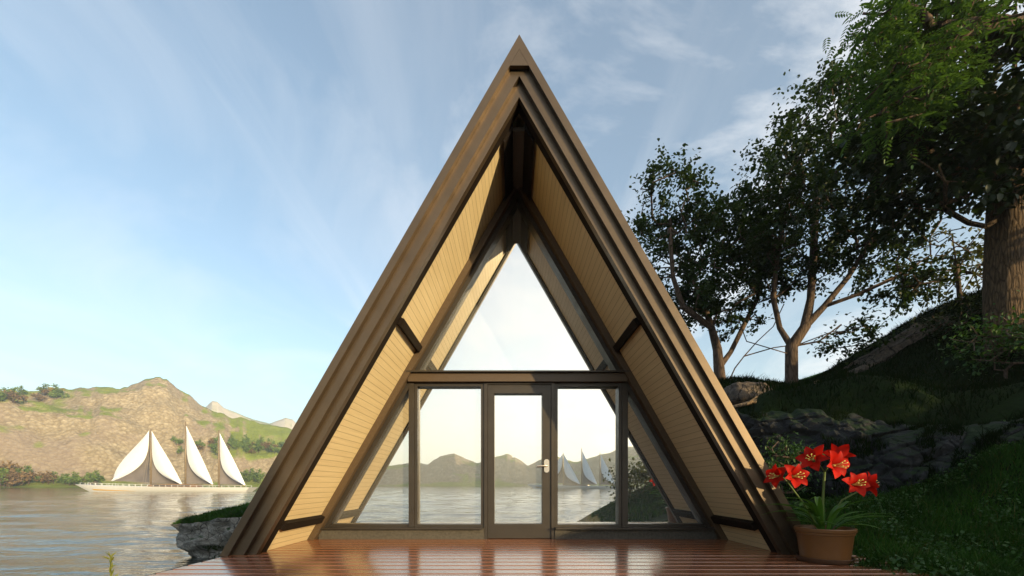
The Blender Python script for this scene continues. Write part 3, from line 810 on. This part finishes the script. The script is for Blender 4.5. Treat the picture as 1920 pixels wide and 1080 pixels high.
tB = [[bB, at(1484,690,13), at(1484,650,13), at(1510,612,12.9), at(1545,575,12.8), at(1590,520,12.7), at(1640,440,12.6)],
      [at(1484,650,13), at(1462,615,13.2), at(1450,560,13.4), at(1455,500,13.5), at(1470,420,13.6)],
      [at(1510,612,12.9), at(1520,560,13.2), at(1525,480,13.4), at(1530,380,13.5)],
      [at(1545,575,12.8), at(1610,552,12.4), at(1690,515,12.0), at(1745,478,11.8)],
      [at(1484,665,13), at(1450,655,12.8), at(1400,640,12.6), at(1385,600,12.6)]]
make_tree('broadleaf_tree', 'single-trunk dark leafy tree in the middle of the slope skyline', bB, tB,
    [(at(1540,400,13.2),(2.5,2.3,2.1),130), (at(1530,290,13.2),(1.7,1.7,1.7),70), (at(1570,205,13),(1.1,1.1,1.0),30), (at(1640,420,12.8),(1.7,1.6,1.6),60), (at(1590,640,12.6),(.9,.8,.55),12), (at(1690,545,12.2),(1.0,.9,.6),18), (at(1470,470,13.5),(1.1,1.1,1.6),35), (at(1440,400,13.6),(.6,.8,.9),14)],
    M['leafA'], M['bark'], .18, .006, 100, .32, .125, .33, .58)
bC = at(1886,585,9); bC.z = gz(bC.x, bC.y, -.15)
tC = [[bC, at(1882,545,9), at(1884,480,9), at(1888,400,9), at(1893,300,9), at(1900,180,9), at(1905,40,9), at(1905,-80,9)],
      [at(1888,410,9), at(1850,425,8.9), at(1815,418,8.8), at(1775,395,8.7), at(1715,390,8.6)],
      [at(1893,330,9), at(1830,330,8.7), at(1760,300,8.5), at(1700,250,8.4)],
      [at(1900,200,9), at(1840,180,8.7), at(1780,160,8.5)],
      [at(1893,300,9), at(1960,250,9.2), at(2050,200,9.4)]]
tc_ = make_tree('oak_tree', 'huge old tree with thick furrowed trunk at the right edge', bC, tC,
    [(at(1800,250,8.7),(1.9,1.6,1.6),75), (at(1730,330,8.5),(1.1,1.1,.9),34), (at(1880,110,8.8),(1.7,1.8,1.5),50), (at(1990,200,9.2),(1.7,1.7,2.0),45), (at(1840,330,8.8),(.9,.9,.7),16), (at(1710,200,8.5),(.8,.9,.8),18)],
    M['leafC'], M['barkbig'], .32, .006, 64, .32, .165, .34, .78, big_sides=22)
bD = at(1800,596,12.2); bD.z = gz(bD.x, bD.y, -.1)
make_tree('young_tree', 'young olive-leaved tree catching the sun behind the thick trunk', bD,
    [[bD, at(1798,540,12.2), at(1792,490,12.2), at(1785,440,12.2)]],
    [(at(1795,520,12.2),(1.2,1.0,1.0),34), (at(1760,470,12.4),(1.2,1.0,.8),30), (at(1840,500,12.4),(.8,.8,1.0),18)],
    M['leafD'], M['bark'], .06, .007, 26, .22, .13, .30)
# ash with pinnate leaves leaning in from the right
def pinnate(tips, per, L, mat, root, base):
    Ps = []; Ds = []; Ls = []
    for T in tips:
        for _ in range(max(2, int(per*rng.uniform(.6,1.4)))):
            o = np.array(T)+rng.normal(size=3)*.22; d = unit(1)[0]; d[2] = d[2]*.4-.25; d /= np.linalg.norm(d)
            s = np.cross(d, [0,0,1]); s /= np.linalg.norm(s); ln = L*rng.uniform(.7,1.2)
            for k in range(5):
                f = .25+.16*k
                for sg in (-1,1):
                    Ps.append(o+d*ln*f-np.array([0,0,1])*ln*.25*f*f); Ds.append(s*sg+d*.55); Ls.append(ln*(.34-.035*abs(k-1.5)))
            Ps.append(o+d*ln*.98-np.array([0,0,1])*ln*.25); Ds.append(d); Ls.append(ln*.3)
    P = np.array(Ps); D = np.array(Ds); D /= np.linalg.norm(D, axis=1, keepdims=True); Ls = np.array(Ls)
    V, Fq = leaves_arrays(P, Ls, Ls*.19, D, .15, .15, .2)
    fast_mesh('crown', V-np.array(base), [Fq], mat, root)
bE = Vector((13.6, 7.2, 0)); bE.z = gz(bE.x, bE.y, -.1)
rE = empty('ash_tree', tuple(bE)); tag(rE, 'fresh green tree with feathery pinnate leaves filling the top right corner', 'tree')
tgE = ellipsoid_pts(at(1735,95,7.6),(1.05,1.0,.95),52)+ellipsoid_pts(at(1668,55,7.5),(.6,.7,.75),34)+ellipsoid_pts(at(1700,185,7.6),(.8,.7,.65),34)+ellipsoid_pts(at(1840,30,7.6),(1.1,1.0,.9),36)+ellipsoid_pts(at(1760,-60,7.6),(1.3,1.0,.9),30)
nd, pr, ntr = build_skeleton([[bE, (13.5,7.2,bE.z+1.5), (13.1,7.3,bE.z+3.2), (12.0,7.4,8.9), (10.4,7.6,9.2), (9.0,7.6,9.3), (7.9,7.6,9.2)], [(13.1,7.3,bE.z+3.2), (13.2,7.6,9.5), (13.0,7.8,11)]], tgE)
mb = skeleton_mesh(nd, pr, .17, .006, .6, 5); mb.v = [(a-bE.x, b-bE.y, c-bE.z) for a, b, c in mb.v]; smooth_by_angle(mb.build('trunk', M['bark'], rE), 60)
hc = set(pr); pinnate([nd[i] for i in range(ntr, len(nd)) if i not in hc or rng.random() < .5], 10, .31, M['leafE'], rE, bE)

# trees on the bank behind the viewer's right shoulder: they throw the dappled shade
def bank_tree(x, y, label, crowns, per=26, L=.2):
    b = Vector((x, y, gz(x, y, -.1)))
    c0 = crowns[0][0]
    return make_tree('bank_tree', label, b, [[b, (x+.1,y,b.z+1.5), (x, y+.1, b.z+3.2), (c0[0], c0[1], c0[2]-.6)]], crowns, M['leafC'], M['bark'], .24, .012, per, .34, L, .34)
bank_tree(15.9, -14.6, 'slim tree on the bank behind the viewer dappling the cabin peak', [((15.9,-14.6,10.6),(2.2,1.8,1.7),46)], 15)
bank_tree(14.6, 1.2, 'spreading tree on the slope outside the picture to the right', [((14.2,1.4,6.4),(2.6,2.6,2.2),80),((15.5,2.0,8.2),(2.4,2.4,1.8),60)], 34, .24)

# ------------------------------------------------------------------ shrubs
def make_shrub(name, label, c, r, n, mat, L, per, cat='shrub', Wf=.32, spread=.16):
    b = Vector((c[0], c[1], gz(c[0], c[1], -.05))); root = empty(name, tuple(b)); tag(root, label, cat)
    tg = ellipsoid_pts(c, r, n, .2)
    tg = [t_ for t_ in tg if t_.z > gz(t_.x, t_.y, .02)]
    nd, pr, ntr = build_skeleton([[b, b+Vector((0,0,.15)), b+Vector((.03,.02,.3))]], tg, .07, .3)
    mb = skeleton_mesh(nd, pr, .03, .004, .5, 5); mb.v = [(a-b.x, q-b.y, z-b.z) for a, q, z in mb.v]; mb.build('stem', M['bark'], root)
    hc = set(pr); V, Fq = crown_leaves([nd[i] for i in range(ntr, len(nd)) if i not in hc or rng.random() < .5], per, spread, L, Wf)
    fast_mesh('foliage', V-np.array(b), [Fq], mat, root); return root
p = at(1885,640,8.2); make_shrub('leafy_shrub', 'fresh green leafy shrub at the foot of the thick trunk', p, (.95,.7,.55), 70, M['leafS'], .085, 30)
p = at(1800,600,10.6); make_shrub('dark_shrub', 'low dark undergrowth left of the thick trunk on the skyline', p, (1.1,.7,.4), 50, M['leafC'], .09, 26)
p = at(1465,878,6.2); make_shrub('fern_shrub', 'feathery green bush between the rock face and the red flowers', p, (.42,.35,.42), 60, M['leafS'], .06, 34, Wf=.18, spread=.11)
make_shrub('waterside_bush', 'loose bush on the bank mirrored in the right window', Vector((5.55,-6.0,.70)), (1.45,1.2,1.15), 90, M['leafD'], .14, 26, spread=.24)

# boulder and dead branches on the slope skyline
def blob(name, label, cat, c, r, mat, seed, nu=40, nv=24, amp=.22, fq=1.2):
    mb = MB()
    def fn(u, v):
        th = 2*math.pi*u; ph = math.pi*v
        d = Vector((math.cos(th)*math.sin(ph), math.sin(th)*math.sin(ph), math.cos(ph)))
        e = [math.copysign(abs(x)**.72, x) for x in d]
        k = 1+amp*mnoise.fractal(d*fq+Vector((seed,seed*.3,0)), .9, 2.0, 5)
        return Vector((e[0]*r[0]*k, e[1]*r[1]*k, e[2]*r[2]*k))
    mb.grid(fn, nu, nv); o = mb.build(name, mat, smooth=True); o.location = c; tag(o, label, cat); return o
c = at(1398,745,11.4); blob('boulder', 'rounded brown boulder on the skyline below the many-stemmed tree', 'boulder', c, (.62,.5,.36), M['boulder'], 4.0)
mb = MB(); pts = [at(*q) for q in [(1352,768,10.5),(1400,757,10.6),(1450,744,10.9),(1500,732,11.2),(1535,714,11.5)]]
for q in pts: q.z = max(q.z, gz(q.x, q.y, .04))
mb.tube(pts, [.03,.055,.07,.06,.03], 8); mb.tube([pts[1], pts[1]+Vector((.2,-.1,.16)), pts[1]+Vector((.45,-.1,.2))], [.03,.02,.01], 6)
o = smooth_by_angle(mb.build('fallen_branch', M['log']), 60); tag(o, 'pale dead branch lying along the slope beneath the trees', 'branch')
def slab_fn(u, v):
    a = [at(1565,700,13.2), at(1620,668,13.0), at(1670,635,12.7), at(1715,604,12.4), at(1760,592,12.0)]
    bq = [at(1600,706,12.2), at(1650,685,12.0), at(1700,650,11.8), at(1750,622,11.5), at(1790,606,11.2)]
    p = lerp_list(a, u).lerp(lerp_list(bq, u), v)
    k = mnoise.fractal(Vector((p.x*1.2,p.y*1.2,p.z*2)), .9, 2.0, 6)
    return p+Vector((-.1,-.3,.28))*(k*.5+.35*math.sin(math.pi*v)*math.sin(math.pi*min(1,max(0,u)))**.5)
mb = MB(); mb.grid(slab_fn, 70, 24); o = mb.build('rock_slab', M['boulder'], smooth=True); smooth_by_angle(o, 35)
tag(o, 'long brown rock slab along the skyline left of the thick trunk', 'rock')

# ------------------------------------------------------------------ grass
def grass_patch(name, pts, hmin, hmax, width, label, mat='grass'):
    n = len(pts); P = np.array(pts)
    ang = rng.uniform(0, 2*math.pi, n); h = rng.uniform(hmin, hmax, n)*(1+.8*(rng.random(n) < .06))*np.array([.55+1.0*max(0, .5+mnoise.noise(Vector((p_[0]*2.3, p_[1]*2.3, 0)))) for p_ in pts]); lean = rng.normal(size=(n,2))*.45*h[:,None]
    dx = np.cos(ang)*width; dy = np.sin(ang)*width
    a = P+np.stack([dx,dy,np.zeros(n)],1); b = P-np.stack([dx,dy,np.zeros(n)],1)
    m1 = P+np.stack([lean[:,0]*.35+dx*.6, lean[:,1]*.35+dy*.6, h*.6],1); m2 = P+np.stack([lean[:,0]*.35-dx*.6, lean[:,1]*.35-dy*.6, h*.6],1)
    t = P+np.stack([lean[:,0],lean[:,1],h],1)
    V = np.stack([a,b,m2,m1,t],1).reshape(-1,3); i = np.arange(n)*5
    o = fast_mesh(name, V, [np.stack([i,i+1,i+2,i+3],1), np.stack([i+3,i+2,i+4],1)], M[mat])
    tag(o, label, 'grass', kind='stuff'); return o
def scatter(n, x0, x1, y0, y1, ok):
    xs = rng.uniform(x0, x1, n); ys = rng.uniform(y0, y1, n); zs = tps(xs, ys); out = []
    for x, y in zip(xs, ys):
        if ok(x, y): out.append((x, y, ground_z(x, y)))
    return out
def ok_near(x, y):
    if y < 3.75: return x > 3.02+ (y-3.2)*.1+rng.normal()*.04
    return x > 3.60+rng.normal()*.03 and (x > 3.2)
near = scatter(60000, 3.0, 8.2, 2.6, 6.6, lambda x, y: ok_near(x, y) and x < 1.35*y+.6)
grass_patch('grass', near, .045, .12, .0058, 'thick green grass on the bank right of the deck')
cv = np.array([p_ for p_ in scatter(26000, 3.1, 8.2, 2.6, 6.8, lambda x, y: ok_near(x, y) and x < 1.35*y+.6 and mnoise.fractal(Vector((x*1.4, y*1.4, 2)), .9, 2.0, 4) > -.05)])
cv[:,2] += rng.uniform(.01, .10, len(cv)); cl_ = rng.uniform(.022, .05, len(cv)); V, Fq = leaves_arrays(cv, cl_, cl_*.38, None, .1, .25, .6)
o = fast_mesh('ground_cover', V, [Fq], M['leafS']); tag(o, 'small-leaved creeping plants mixed into the grass by the deck', 'ground cover', kind='stuff')
upper = scatter(42000, 4.2, 14, 7, 15, lambda x, y: x < 1.36*y+.4 and x > .42*y)
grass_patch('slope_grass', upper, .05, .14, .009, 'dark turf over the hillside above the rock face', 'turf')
tuft = [tuple(ledge_pt(rng.uniform(.25,1), 0, 0).lerp(ledge_pt(rng.uniform(.25,1), 0, 0), 0)) for _ in range(10)]
lt = []
for _ in range(14000):
    u = rng.uniform(.1,1); v = rng.uniform(0,3); j = min(2,int(v)); q = ledge_pt(u, j, v-j); lt.append((q.x,q.y,q.z-.01))
grass_patch('ledge_grass', lt, .04, .10, .010, 'short green turf capping the shore ledge left of the cabin')
lt = []
for _ in range(2600):
    u = rng.uniform(.42,.98); v = 6.2+abs(rng.normal())*1.3
    if v > 9.6: continue
    j = int(v); q = ledge_pt(u, j, v-j)
    if mnoise.noise(Vector((q.x*1.3,q.y*1.3,q.z*3))) > -.15: lt.append((q.x,q.y,q.z-.02))
grass_patch('bank_grass', lt, .06, .16, .012, 'dark weeds growing low on the shore rock')
rg_ = []
for _ in range(26000):
    u, v = rng.uniform(0,1), rng.uniform(.02,1.0)
    nn_ = mnoise.fractal(Vector((u*14, v*3.2, 4.4)), .8, 2.0, 4)+(.28 if v > .86 else 0)+(.30 if v < .10 else 0)
    if nn_ > .34:
        q = rock_fn(u, v); rg_.append((q.x, q.y, q.z-.015))
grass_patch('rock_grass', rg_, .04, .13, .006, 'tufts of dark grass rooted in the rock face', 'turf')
bk = scatter(9000, 3.2, 8.5, -9, 0, lambda x, y: ground_z(x, y) > -.9)
grass_patch('waterside_grass', bk, .05, .14, .012, 'short grass on the bank mirrored in the right window')

# ------------------------------------------------------------------ potted amaryllis
PX, PY = 2.995, 3.885
pot = empty('potted_amaryllis', (PX, PY, 0)); tag(pot, 'brown round pot of scarlet amaryllis on the right corner of the deck', 'potted plant')
mb = MB(); mb.lathe([(.0,.004),(.215,.004),(.222,.012),(.228,.045),(.220,.048),(.212,.02),(.19,.02)], 56); smooth_by_angle(mb.build('saucer', M['saucer'], pot), 35)
mb = MB(); mb.lathe([(.0,.022),(.190,.022),(.196,.03),(.222,.26),(.223,.262),(.230,.266),(.232,.285),(.241,.292),(.244,.318),(.240,.325),(.228,.325),(.224,.30),(.215,.27)], 64)
smooth_by_angle(mb.build('pot', M['terracotta'], pot), 30)
mb = MB(); mb.grid(lambda u, v: Vector((.222*u*math.cos(2*math.pi*v), .222*u*math.sin(2*math.pi*v), .292+.012*mnoise.noise(Vector((u*9,v*17,1))))), 10, 40); mb.build('soil', M['soil'], pot, True)
def toloc(px, py, d): q = at(px, py, d); return Vector((q.x-PX, q.y-PY, q.z))
def stem(pts, r):
    mb = MB(); P = [Vector(p) for p in pts]; C = []
    for i in range(len(P)-1):
        for k in range(4): C.append(P[i].lerp(P[i+1], k/4))
    C.append(P[-1]); mb.tube(C, [r*(1-.25*i/len(C)) for i in range(len(C))], 10); return mb.build('stem', M['stem'], pot, True)
heads = [toloc(1546,885,3.88), toloc(1477,905,3.86), toloc(1608,922,3.90)]
stem([(-.02,0,.28), (-.02,0,.5), heads[0]+Vector((0,0,.0))], .014)
stem([(-.06,-.02,.28), (-.13,-.02,.42), (-.22,-.02,.56), heads[1]], .009)
stem([(.05,.02,.28), (.11,.03,.45), (.18,.02,.58), heads[2]], .009)
def flower(c, fdir, size, seed):
    rr = random.Random(seed); fdir = Vector(fdir).normalized()
    q = fdir.to_track_quat('Z','Y'); rot0 = rr.uniform(0, 1)
    mb = MB()
    for k in range(6):
        inner = k % 2; a = rot0+k*math.pi/3; Lp = size*(1.0 if not inner else .92)*rr.uniform(.93,1.08); wd = size*(.36 if not inner else .29)
        curl = rr.uniform(.15,.45); tw = rr.uniform(-.2,.2)
        def fn(u, v, a=a, Lp=Lp, wd=wd, curl=curl, tw=tw, inner=inner):
            r_ = Lp*u; z = Lp*(.75*u**.8-curl*u**3.0)+(.01 if inner else 0)
            r_ = Lp*(.10+.85*u**1.25)
            ww = wd*math.sin(math.pi*min(1, u**.75*.93+.06))**.8*(1.0-.1*u)
            s_ = (v-.5)*2; lat = s_*ww
            z += abs(s_)**1.5*ww*.28+tw*lat+.012*size*10*math.sin(u*9+s_*2)*.06
            return q @ Vector((r_*math.cos(a)-lat*math.sin(a), r_*math.sin(a)+lat*math.cos(a), z))+c
        mb.grid(fn, 9, 6)
    f = mb.build('flower', M['petal'], pot, True)
    sm = MB()
    for k in range(6):
        a = rot0+.4+k*math.pi/3
        pts = [c+q@Vector((.02*size*math.cos(a), .02*size*math.sin(a), .1*size)), c+q@Vector((.10*size*math.cos(a), .10*size*math.sin(a)-.05*size, .55*size)), c+q@Vector((.22*size*math.cos(a), .20*size*math.sin(a)-.08*size, .85*size))]
        sm.tube(pts, [.0025,.002,.0025], 5); sm.tube([pts[-1]-Vector((.006,0,0)), pts[-1]+Vector((.006,0,.004))], [.004,.004], 6)
    sm.lathe([(.0,.0),(.022*size*2,.12*size),(.026*size*2,.30*size),(.0,.2*size)], 8)   # greenish throat
    nv = len(sm.v)
    for i in range(nv-32, nv): sm.v[i] = tuple(q@Vector(sm.v[i])+c)
    sm.build('stamens', M['stamen'], f, True)
    mt = MB(); b_ = min(heads, key=lambda h_: (h_-c).length)
    mt.tube([b_, b_.lerp(c, .5)+Vector((0,0,.015)), c+fdir*.01], [.006,.006,.012], 7); mt.build('pedicel', M['stem'], f, True)
flower(toloc(1556,874,3.80), (.25,-1,.15), .16, 1)
flower(toloc(1526,864,3.92), (-.65,-.55,.28), .15, 2)
flower(toloc(1568,860,4.02), (.55,.35,.5), .145, 3)
flower(toloc(1485,894,3.80), (.0,-1,.18), .14, 4)
flower(toloc(1462,893,3.92), (-.9,-.35,.1), .132, 5)
flower(toloc(1597,910,3.80), (-.05,-1,.30), .14, 6)
flower(toloc(1617,908,3.92), (.95,-.25,.15), .135, 7)
rl = random.Random(3)
for i in range(34):
    a = rl.uniform(0, 2*math.pi) if i > 8 else rl.uniform(2.5, 4.0); Ll = rl.uniform(.28,.56)*(1.15 if i < 9 else 1); H = rl.uniform(.10,.36); wdt = rl.uniform(.013,.022); r0 = rl.uniform(.01,.08); twi = rl.uniform(-.35,.35); pk = rl.uniform(.62,1.0)
    mb = MB()
    def fn(u, v, a=a, Ll=Ll, H=H, wdt=wdt, r0=r0, twi=twi, pk=pk):
        r_ = r0+Ll*(.32*u+.68*u*u); z = .28+H*(1-(1-u/pk)**2)
        w2 = wdt*(math.sin(math.pi*(.12+.87*u))**.6 if u < 1 else .02); lat = (v-.5)*2*w2
        aa = a+twi*u*u
        return Vector((r_*math.cos(aa)-lat*math.sin(aa), r_*math.sin(aa)+lat*math.cos(aa), max(z, .02)+abs(v-.5)*w2*.9))
    mb.grid(fn, 12, 4); mb.build('leaf', M['strap'], pot, True)

# sprig at the lower left
base = Vector((-3.13, 3.14, -1.75)); sp = empty('reed_sprig', tuple(base)); tag(sp, 'yellow green sprig poking up at the lower left by the deck', 'plant')
mb = MB(); tip = at(207,1042,3.14)-base
mb.tube([(0,0,0), (.02,0,.8), (.03,.0,1.4), tip], [.012,.009,.006,.003], 7); mb.build('stem', M['reed'], sp, True)
n = 90; f = rng.uniform(.45,1.0,n); P = np.stack([.03+f**6*(tip.x-.03), f*0, f*tip.z],1)
D = np.stack([rng.normal(size=n)*.5, rng.normal(size=n)*.5, np.full(n,.9)],1); D /= np.linalg.norm(D,axis=1,keepdims=True)
Lf = np.where(f > .8, rng.uniform(.04,.075,n), rng.uniform(.08,.15,n)); V, Fq = leaves_arrays(P, Lf, Lf*.11, D, 0.0, .2, 1.0)
fast_mesh('foliage', V, [Fq], M['reed'], sp)

# ------------------------------------------------------------------ sailing yachts
def make_yacht(label, loc):
    root = empty('sailing_yacht', loc); tag(root, label, 'yacht', 'three-masted yachts on the lake')
    # x forward is negative: bow at -x ; origin amidships at the waterline
    L0, L1 = -25.4, 25.6
    def hull_fn(u, v):
        x = L0+(L1-L0)*u
        half = 3.6*math.sin(math.pi*min(1, .02+u*.80))**.62 if u < .62 else 3.6*(1-.35*((u-.62)/.38)**2)
        sheer = 1.25+1.0*(1-u)**2.2+.05*u
        a = (v-.5)*2; s_ = math.copysign(1, a); a = abs(a)
        z = -0.9+(sheer+.9)*a; y = s_*half*(a**.35)
        rake = (1-a)*(5.6*(1-min(1,u*4))) ; stern = -(1-a)*2.2*max(0, (u-.88)/.12)
        return Vector((x+rake+stern, y, z))
    mb = MB(); mb.grid(hull_fn, 60, 24)
    nn = len(mb.f)
    deckrow = []
    for i in range(60):
        b0 = i*25; mb.f.append((b0, b0+24, b0+49, b0+25))
    mb.f.append(tuple(60*25+k for k in range(25)))
    smooth_by_angle(mb.build('hull', M['hull'], root), 40)
    st = MB()
    def stripe_fn(u, v):
        uu = .075+u*.30; p = hull_fn(uu, .5-.5*(.46-.03*u+v*(.13*(1-u)**.6)) ); return p+Vector((0,-.04,0))
    st.grid(stripe_fn, 30, 3); st.build('boot_stripe', M['stripe'], root)
    dh = MB(); dh.prism([(-4.2,1.4),(9.5,1.4),(9.0,2.25),(2.0,2.35),(-1.0,2.15),(-3.6,2.1)], -1.7, 1.7); dk = dh.build('deckhouse', M['teak'], root)
    wd = MB(); wd.prism([(-2.6,1.65),(8.4,1.65),(8.2,1.98),(-2.4,1.98)], -1.73, 1.73); wd.build('window', M['tint'], dk)
    rl_ = MB()
    for i in range(28):
        u = .04+i*.034; p = hull_fn(u, 0.0); p2 = hull_fn(u, 1.0)
        for q in (p, p2): rl_.tube([q, q+Vector((0,0,.55))], .05, 5)
    for v_ in (0.0, 1.0): rl_.tube([hull_fn(.04+i*.034, v_)+Vector((0,0,.52)) for i in range(28)], .025, 5)
    rl_.build('railing', M['hull'], root)
    # (mast x, top z, [(side, foot reach, foot z, head z, inner curve)])
    spec = [(-4.3, 18.9, [(-1, 10.4, 2.75, 18.4), (1, 8.9, 2.5, 18.3)]), (5.7, 21.2, [(1, 7.9, 2.45, 19.9)]), (15.4, 18.6, [(1, 7.6, 2.2, 17.8)])]
    for mx, tz, sails in spec:
        mb = MB(); mb.tube([(mx,0,1.0),(mx,0,tz*.55),(mx,0,tz)], [.30,.27,.15], 10)
        for f_ in (.35,.55,.74): mb.tube([(mx-.42,0,tz*f_),(mx+.42,0,tz*f_)], .10, 6)
        m_ = mb.build('mast', M['mast'], root, True)
        for sd, reach, fz, hz in sails:
            def outer(v, sd=sd, reach=reach):
                return reach*(1-v)*(1+(.04 if sd > 0 else .24)*math.sin(math.pi*v))
            def inner(v, sd=sd, reach=reach):
                t_ = 1-v; return outer(v)*(.03+.95*t_**(5.0 if sd > 0 else 3.2))
            def sheet(f0, f1, y_, bel, sd=sd, fz=fz, hz=hz, mx=mx):
                def fn(u, v):
                    a_, b_ = f0(v), f1(v); w_ = a_+(b_-a_)*u
                    z = fz+(hz-fz)*v+(.45 if sd < 0 else -.25)*(w_/9)*(1-v)
                    return Vector((mx+sd*(.35+w_), y_-bel*math.sin(math.pi*u)*(1-v)**.5, z))
                return fn
            s_ = MB(); s_.grid(sheet(inner, outer, -.25, .6), 12, 30); so_ = s_.build('sail', M['sail'], m_, True)
            s_ = MB(); s_.grid(sheet(lambda v: 0.0, lambda v: inner(v)+.05, -.12, -.9), 12, 30); s_.build('sail_shade_panel', M['sailshade'], m_, True)  # darker sheet: the shade inside the sail is put into its colour
        rg = MB()
        for dx_, dy_ in ((-.4,2.6),(.4,2.6),(-.4,-2.6),(.4,-2.6)): rg.tube([(mx,0,tz*.93),(mx+dx_,dy_,1.5)], .022, 4)
        rg.tube([(mx,0,tz),(mx-9.5,0,2.4)], .022, 4)
        rg.build('rigging', M['mast'], m_)
        if mx < 10 or True:
            bm_ = MB(); sd, reach, fz, hz = sails[-1]; bm_.tube([(mx,0,fz-.25),(mx+reach+.4,-.4,fz-.42)], .13, 8); bm_.build('boom', M['mast'], m_, True)
    return root
ya = make_yacht('white three-masted yacht sailing before the big tan hill at the left', (0,0,WATER))
YD = 122.0
ya.location = ((311-HX)/F*YD, YD, WATER); ya.rotation_euler = (0,0,R(3))
yb = ya.copy(); COL.objects.link(yb)
def copy_kids(a, b):
    for ch in [o for o in bpy.data.objects if o.parent is a]:
        c_ = ch.copy(); COL.objects.link(c_); c_.parent = b; copy_kids(ch, c_)
copy_kids(ya, yb)
yb['label'] = 'blue-shaded three-masted yacht mirrored in the window right of the door'
yb.location = (26.5+5, -205, WATER); yb.scale = (1,-1,1); yb.rotation_euler = (0,0,R(24))

# ------------------------------------------------------------------ trees on the far shore
def proto(kind, mat, seed):
    g = np.random.default_rng(seed); root = empty(kind)
    hgt = 14.0
    mb = MB(); mb.tube([(0,0,-1),(0.1,0,4),(0,.1,8)], [.42,.34,.2], 6); mb.tube([(0,0,3.5),(1.8,.4,7)], [.2,.1], 5); mb.tube([(0,0,3.8),(-1.6,-.5,7.4)], [.2,.1], 5)
    mb.build('trunk', M['bark'], root)
    P = []
    for _ in range(9):
        c_ = g.normal(size=3)*np.array([2.4,2.4,2.3])+np.array([0,0,9.0]); P.append(c_+g.normal(size=(52,3))*1.25)
    P = np.concatenate(P); n = len(P); ln = g.uniform(1.1,2.0,n)
    V, Fq = leaves_arrays(P, ln, ln*.42, None, .2, .2, .6)
    fast_mesh('crown', V, [Fq], mat, root); return root
protos = [proto('shore_tree', M['far_green'], 1), proto('shore_tree', M['far_russet'], 2), proto('shore_tree', M['far_green'], 3), proto('shore_tree', M['far_russet'], 4), proto('shore_tree', M['far_yellow'], 5)]
used = set()
def put_far(px, r, k, sc, label, group, py=None):
    az = math.atan((px-HX)/F); src = protos[k]
    if py is not None:
        for r in np.arange(452, 700, 3.0):
            if HY-(hill_z(az, r)-CAMZ)/(r*math.cos(az))*F <= py: break
    if k in used:
        o = src.copy(); COL.objects.link(o); copy_kids(src, o)
    else: o = src; used.add(k)
    tag(o, label, 'tree', group)
    o.location = (r*math.sin(az), r*math.cos(az), hill_z(az, r)-.3); o.rotation_euler = (0,0,rng.uniform(0,6.28)); o.scale = (sc*rng.uniform(.9,1.25),)*2+(sc*rng.uniform(.85,1.1),)
NAMES = {0:'green', 1:'russet', 2:'green', 3:'russet', 4:'yellow'}
def row(n, pxs, rs, scs, where, group, kinds=(0,1,2,3,0,2), pys=None):
    for _ in range(n):
        k = int(rng.choice(kinds)); px = rng.uniform(*pxs)
        put_far(px, rng.uniform(*rs), k, rng.uniform(*scs), f'small {NAMES[k]} tree {where}', group, rng.uniform(*pys) if pys else None)
row(22, (-15,70), (452,470), (.6,.95), 'at the left end of the far waterline', 'trees at the left end of the far waterline')
row(17, (70,190), (452,460), (.5,.75), 'on the far waterline left of the yacht', 'trees on the far waterline left of the yacht')
row(9, (445,540), (452,466), (.5,.75), 'on the far waterline right of the yacht', 'trees on the far waterline right of the yacht')
row(38, (318,548), (520,560), (.5,.8), 'on the terrace behind the yacht masts', 'trees on the terrace behind the yacht masts', pys=(836,858))
row(20, (-15,118), (590,640), (.45,.8), 'on the hilltop at the far left', 'trees on the hilltop at the far left', pys=(742,760))
put_far(101, 650, 4, .65, 'single yellow tree on the hilltop at the far left', 'trees on the hilltop at the far left', 744)
# ------------------------------------------------------------------ the hazy air over the lake
hz = MB(); hz.box(-1900, 1900, -1900, 1900, -60, 190)
t = NT('pale lake haze'); pv = t.n('VolumePrincipled'); pv.inputs['Color'].default_value = (.84,.93,1.0,1); pv.inputs['Density'].default_value = .00050; pv.inputs['Anisotropy'].default_value = .45
t.l(pv.outputs[0], t.out.inputs['Volume'])
ho = hz.build('haze', t.m); ho['kind'] = 'stuff'
SC.cycles.volume_bounces = 0
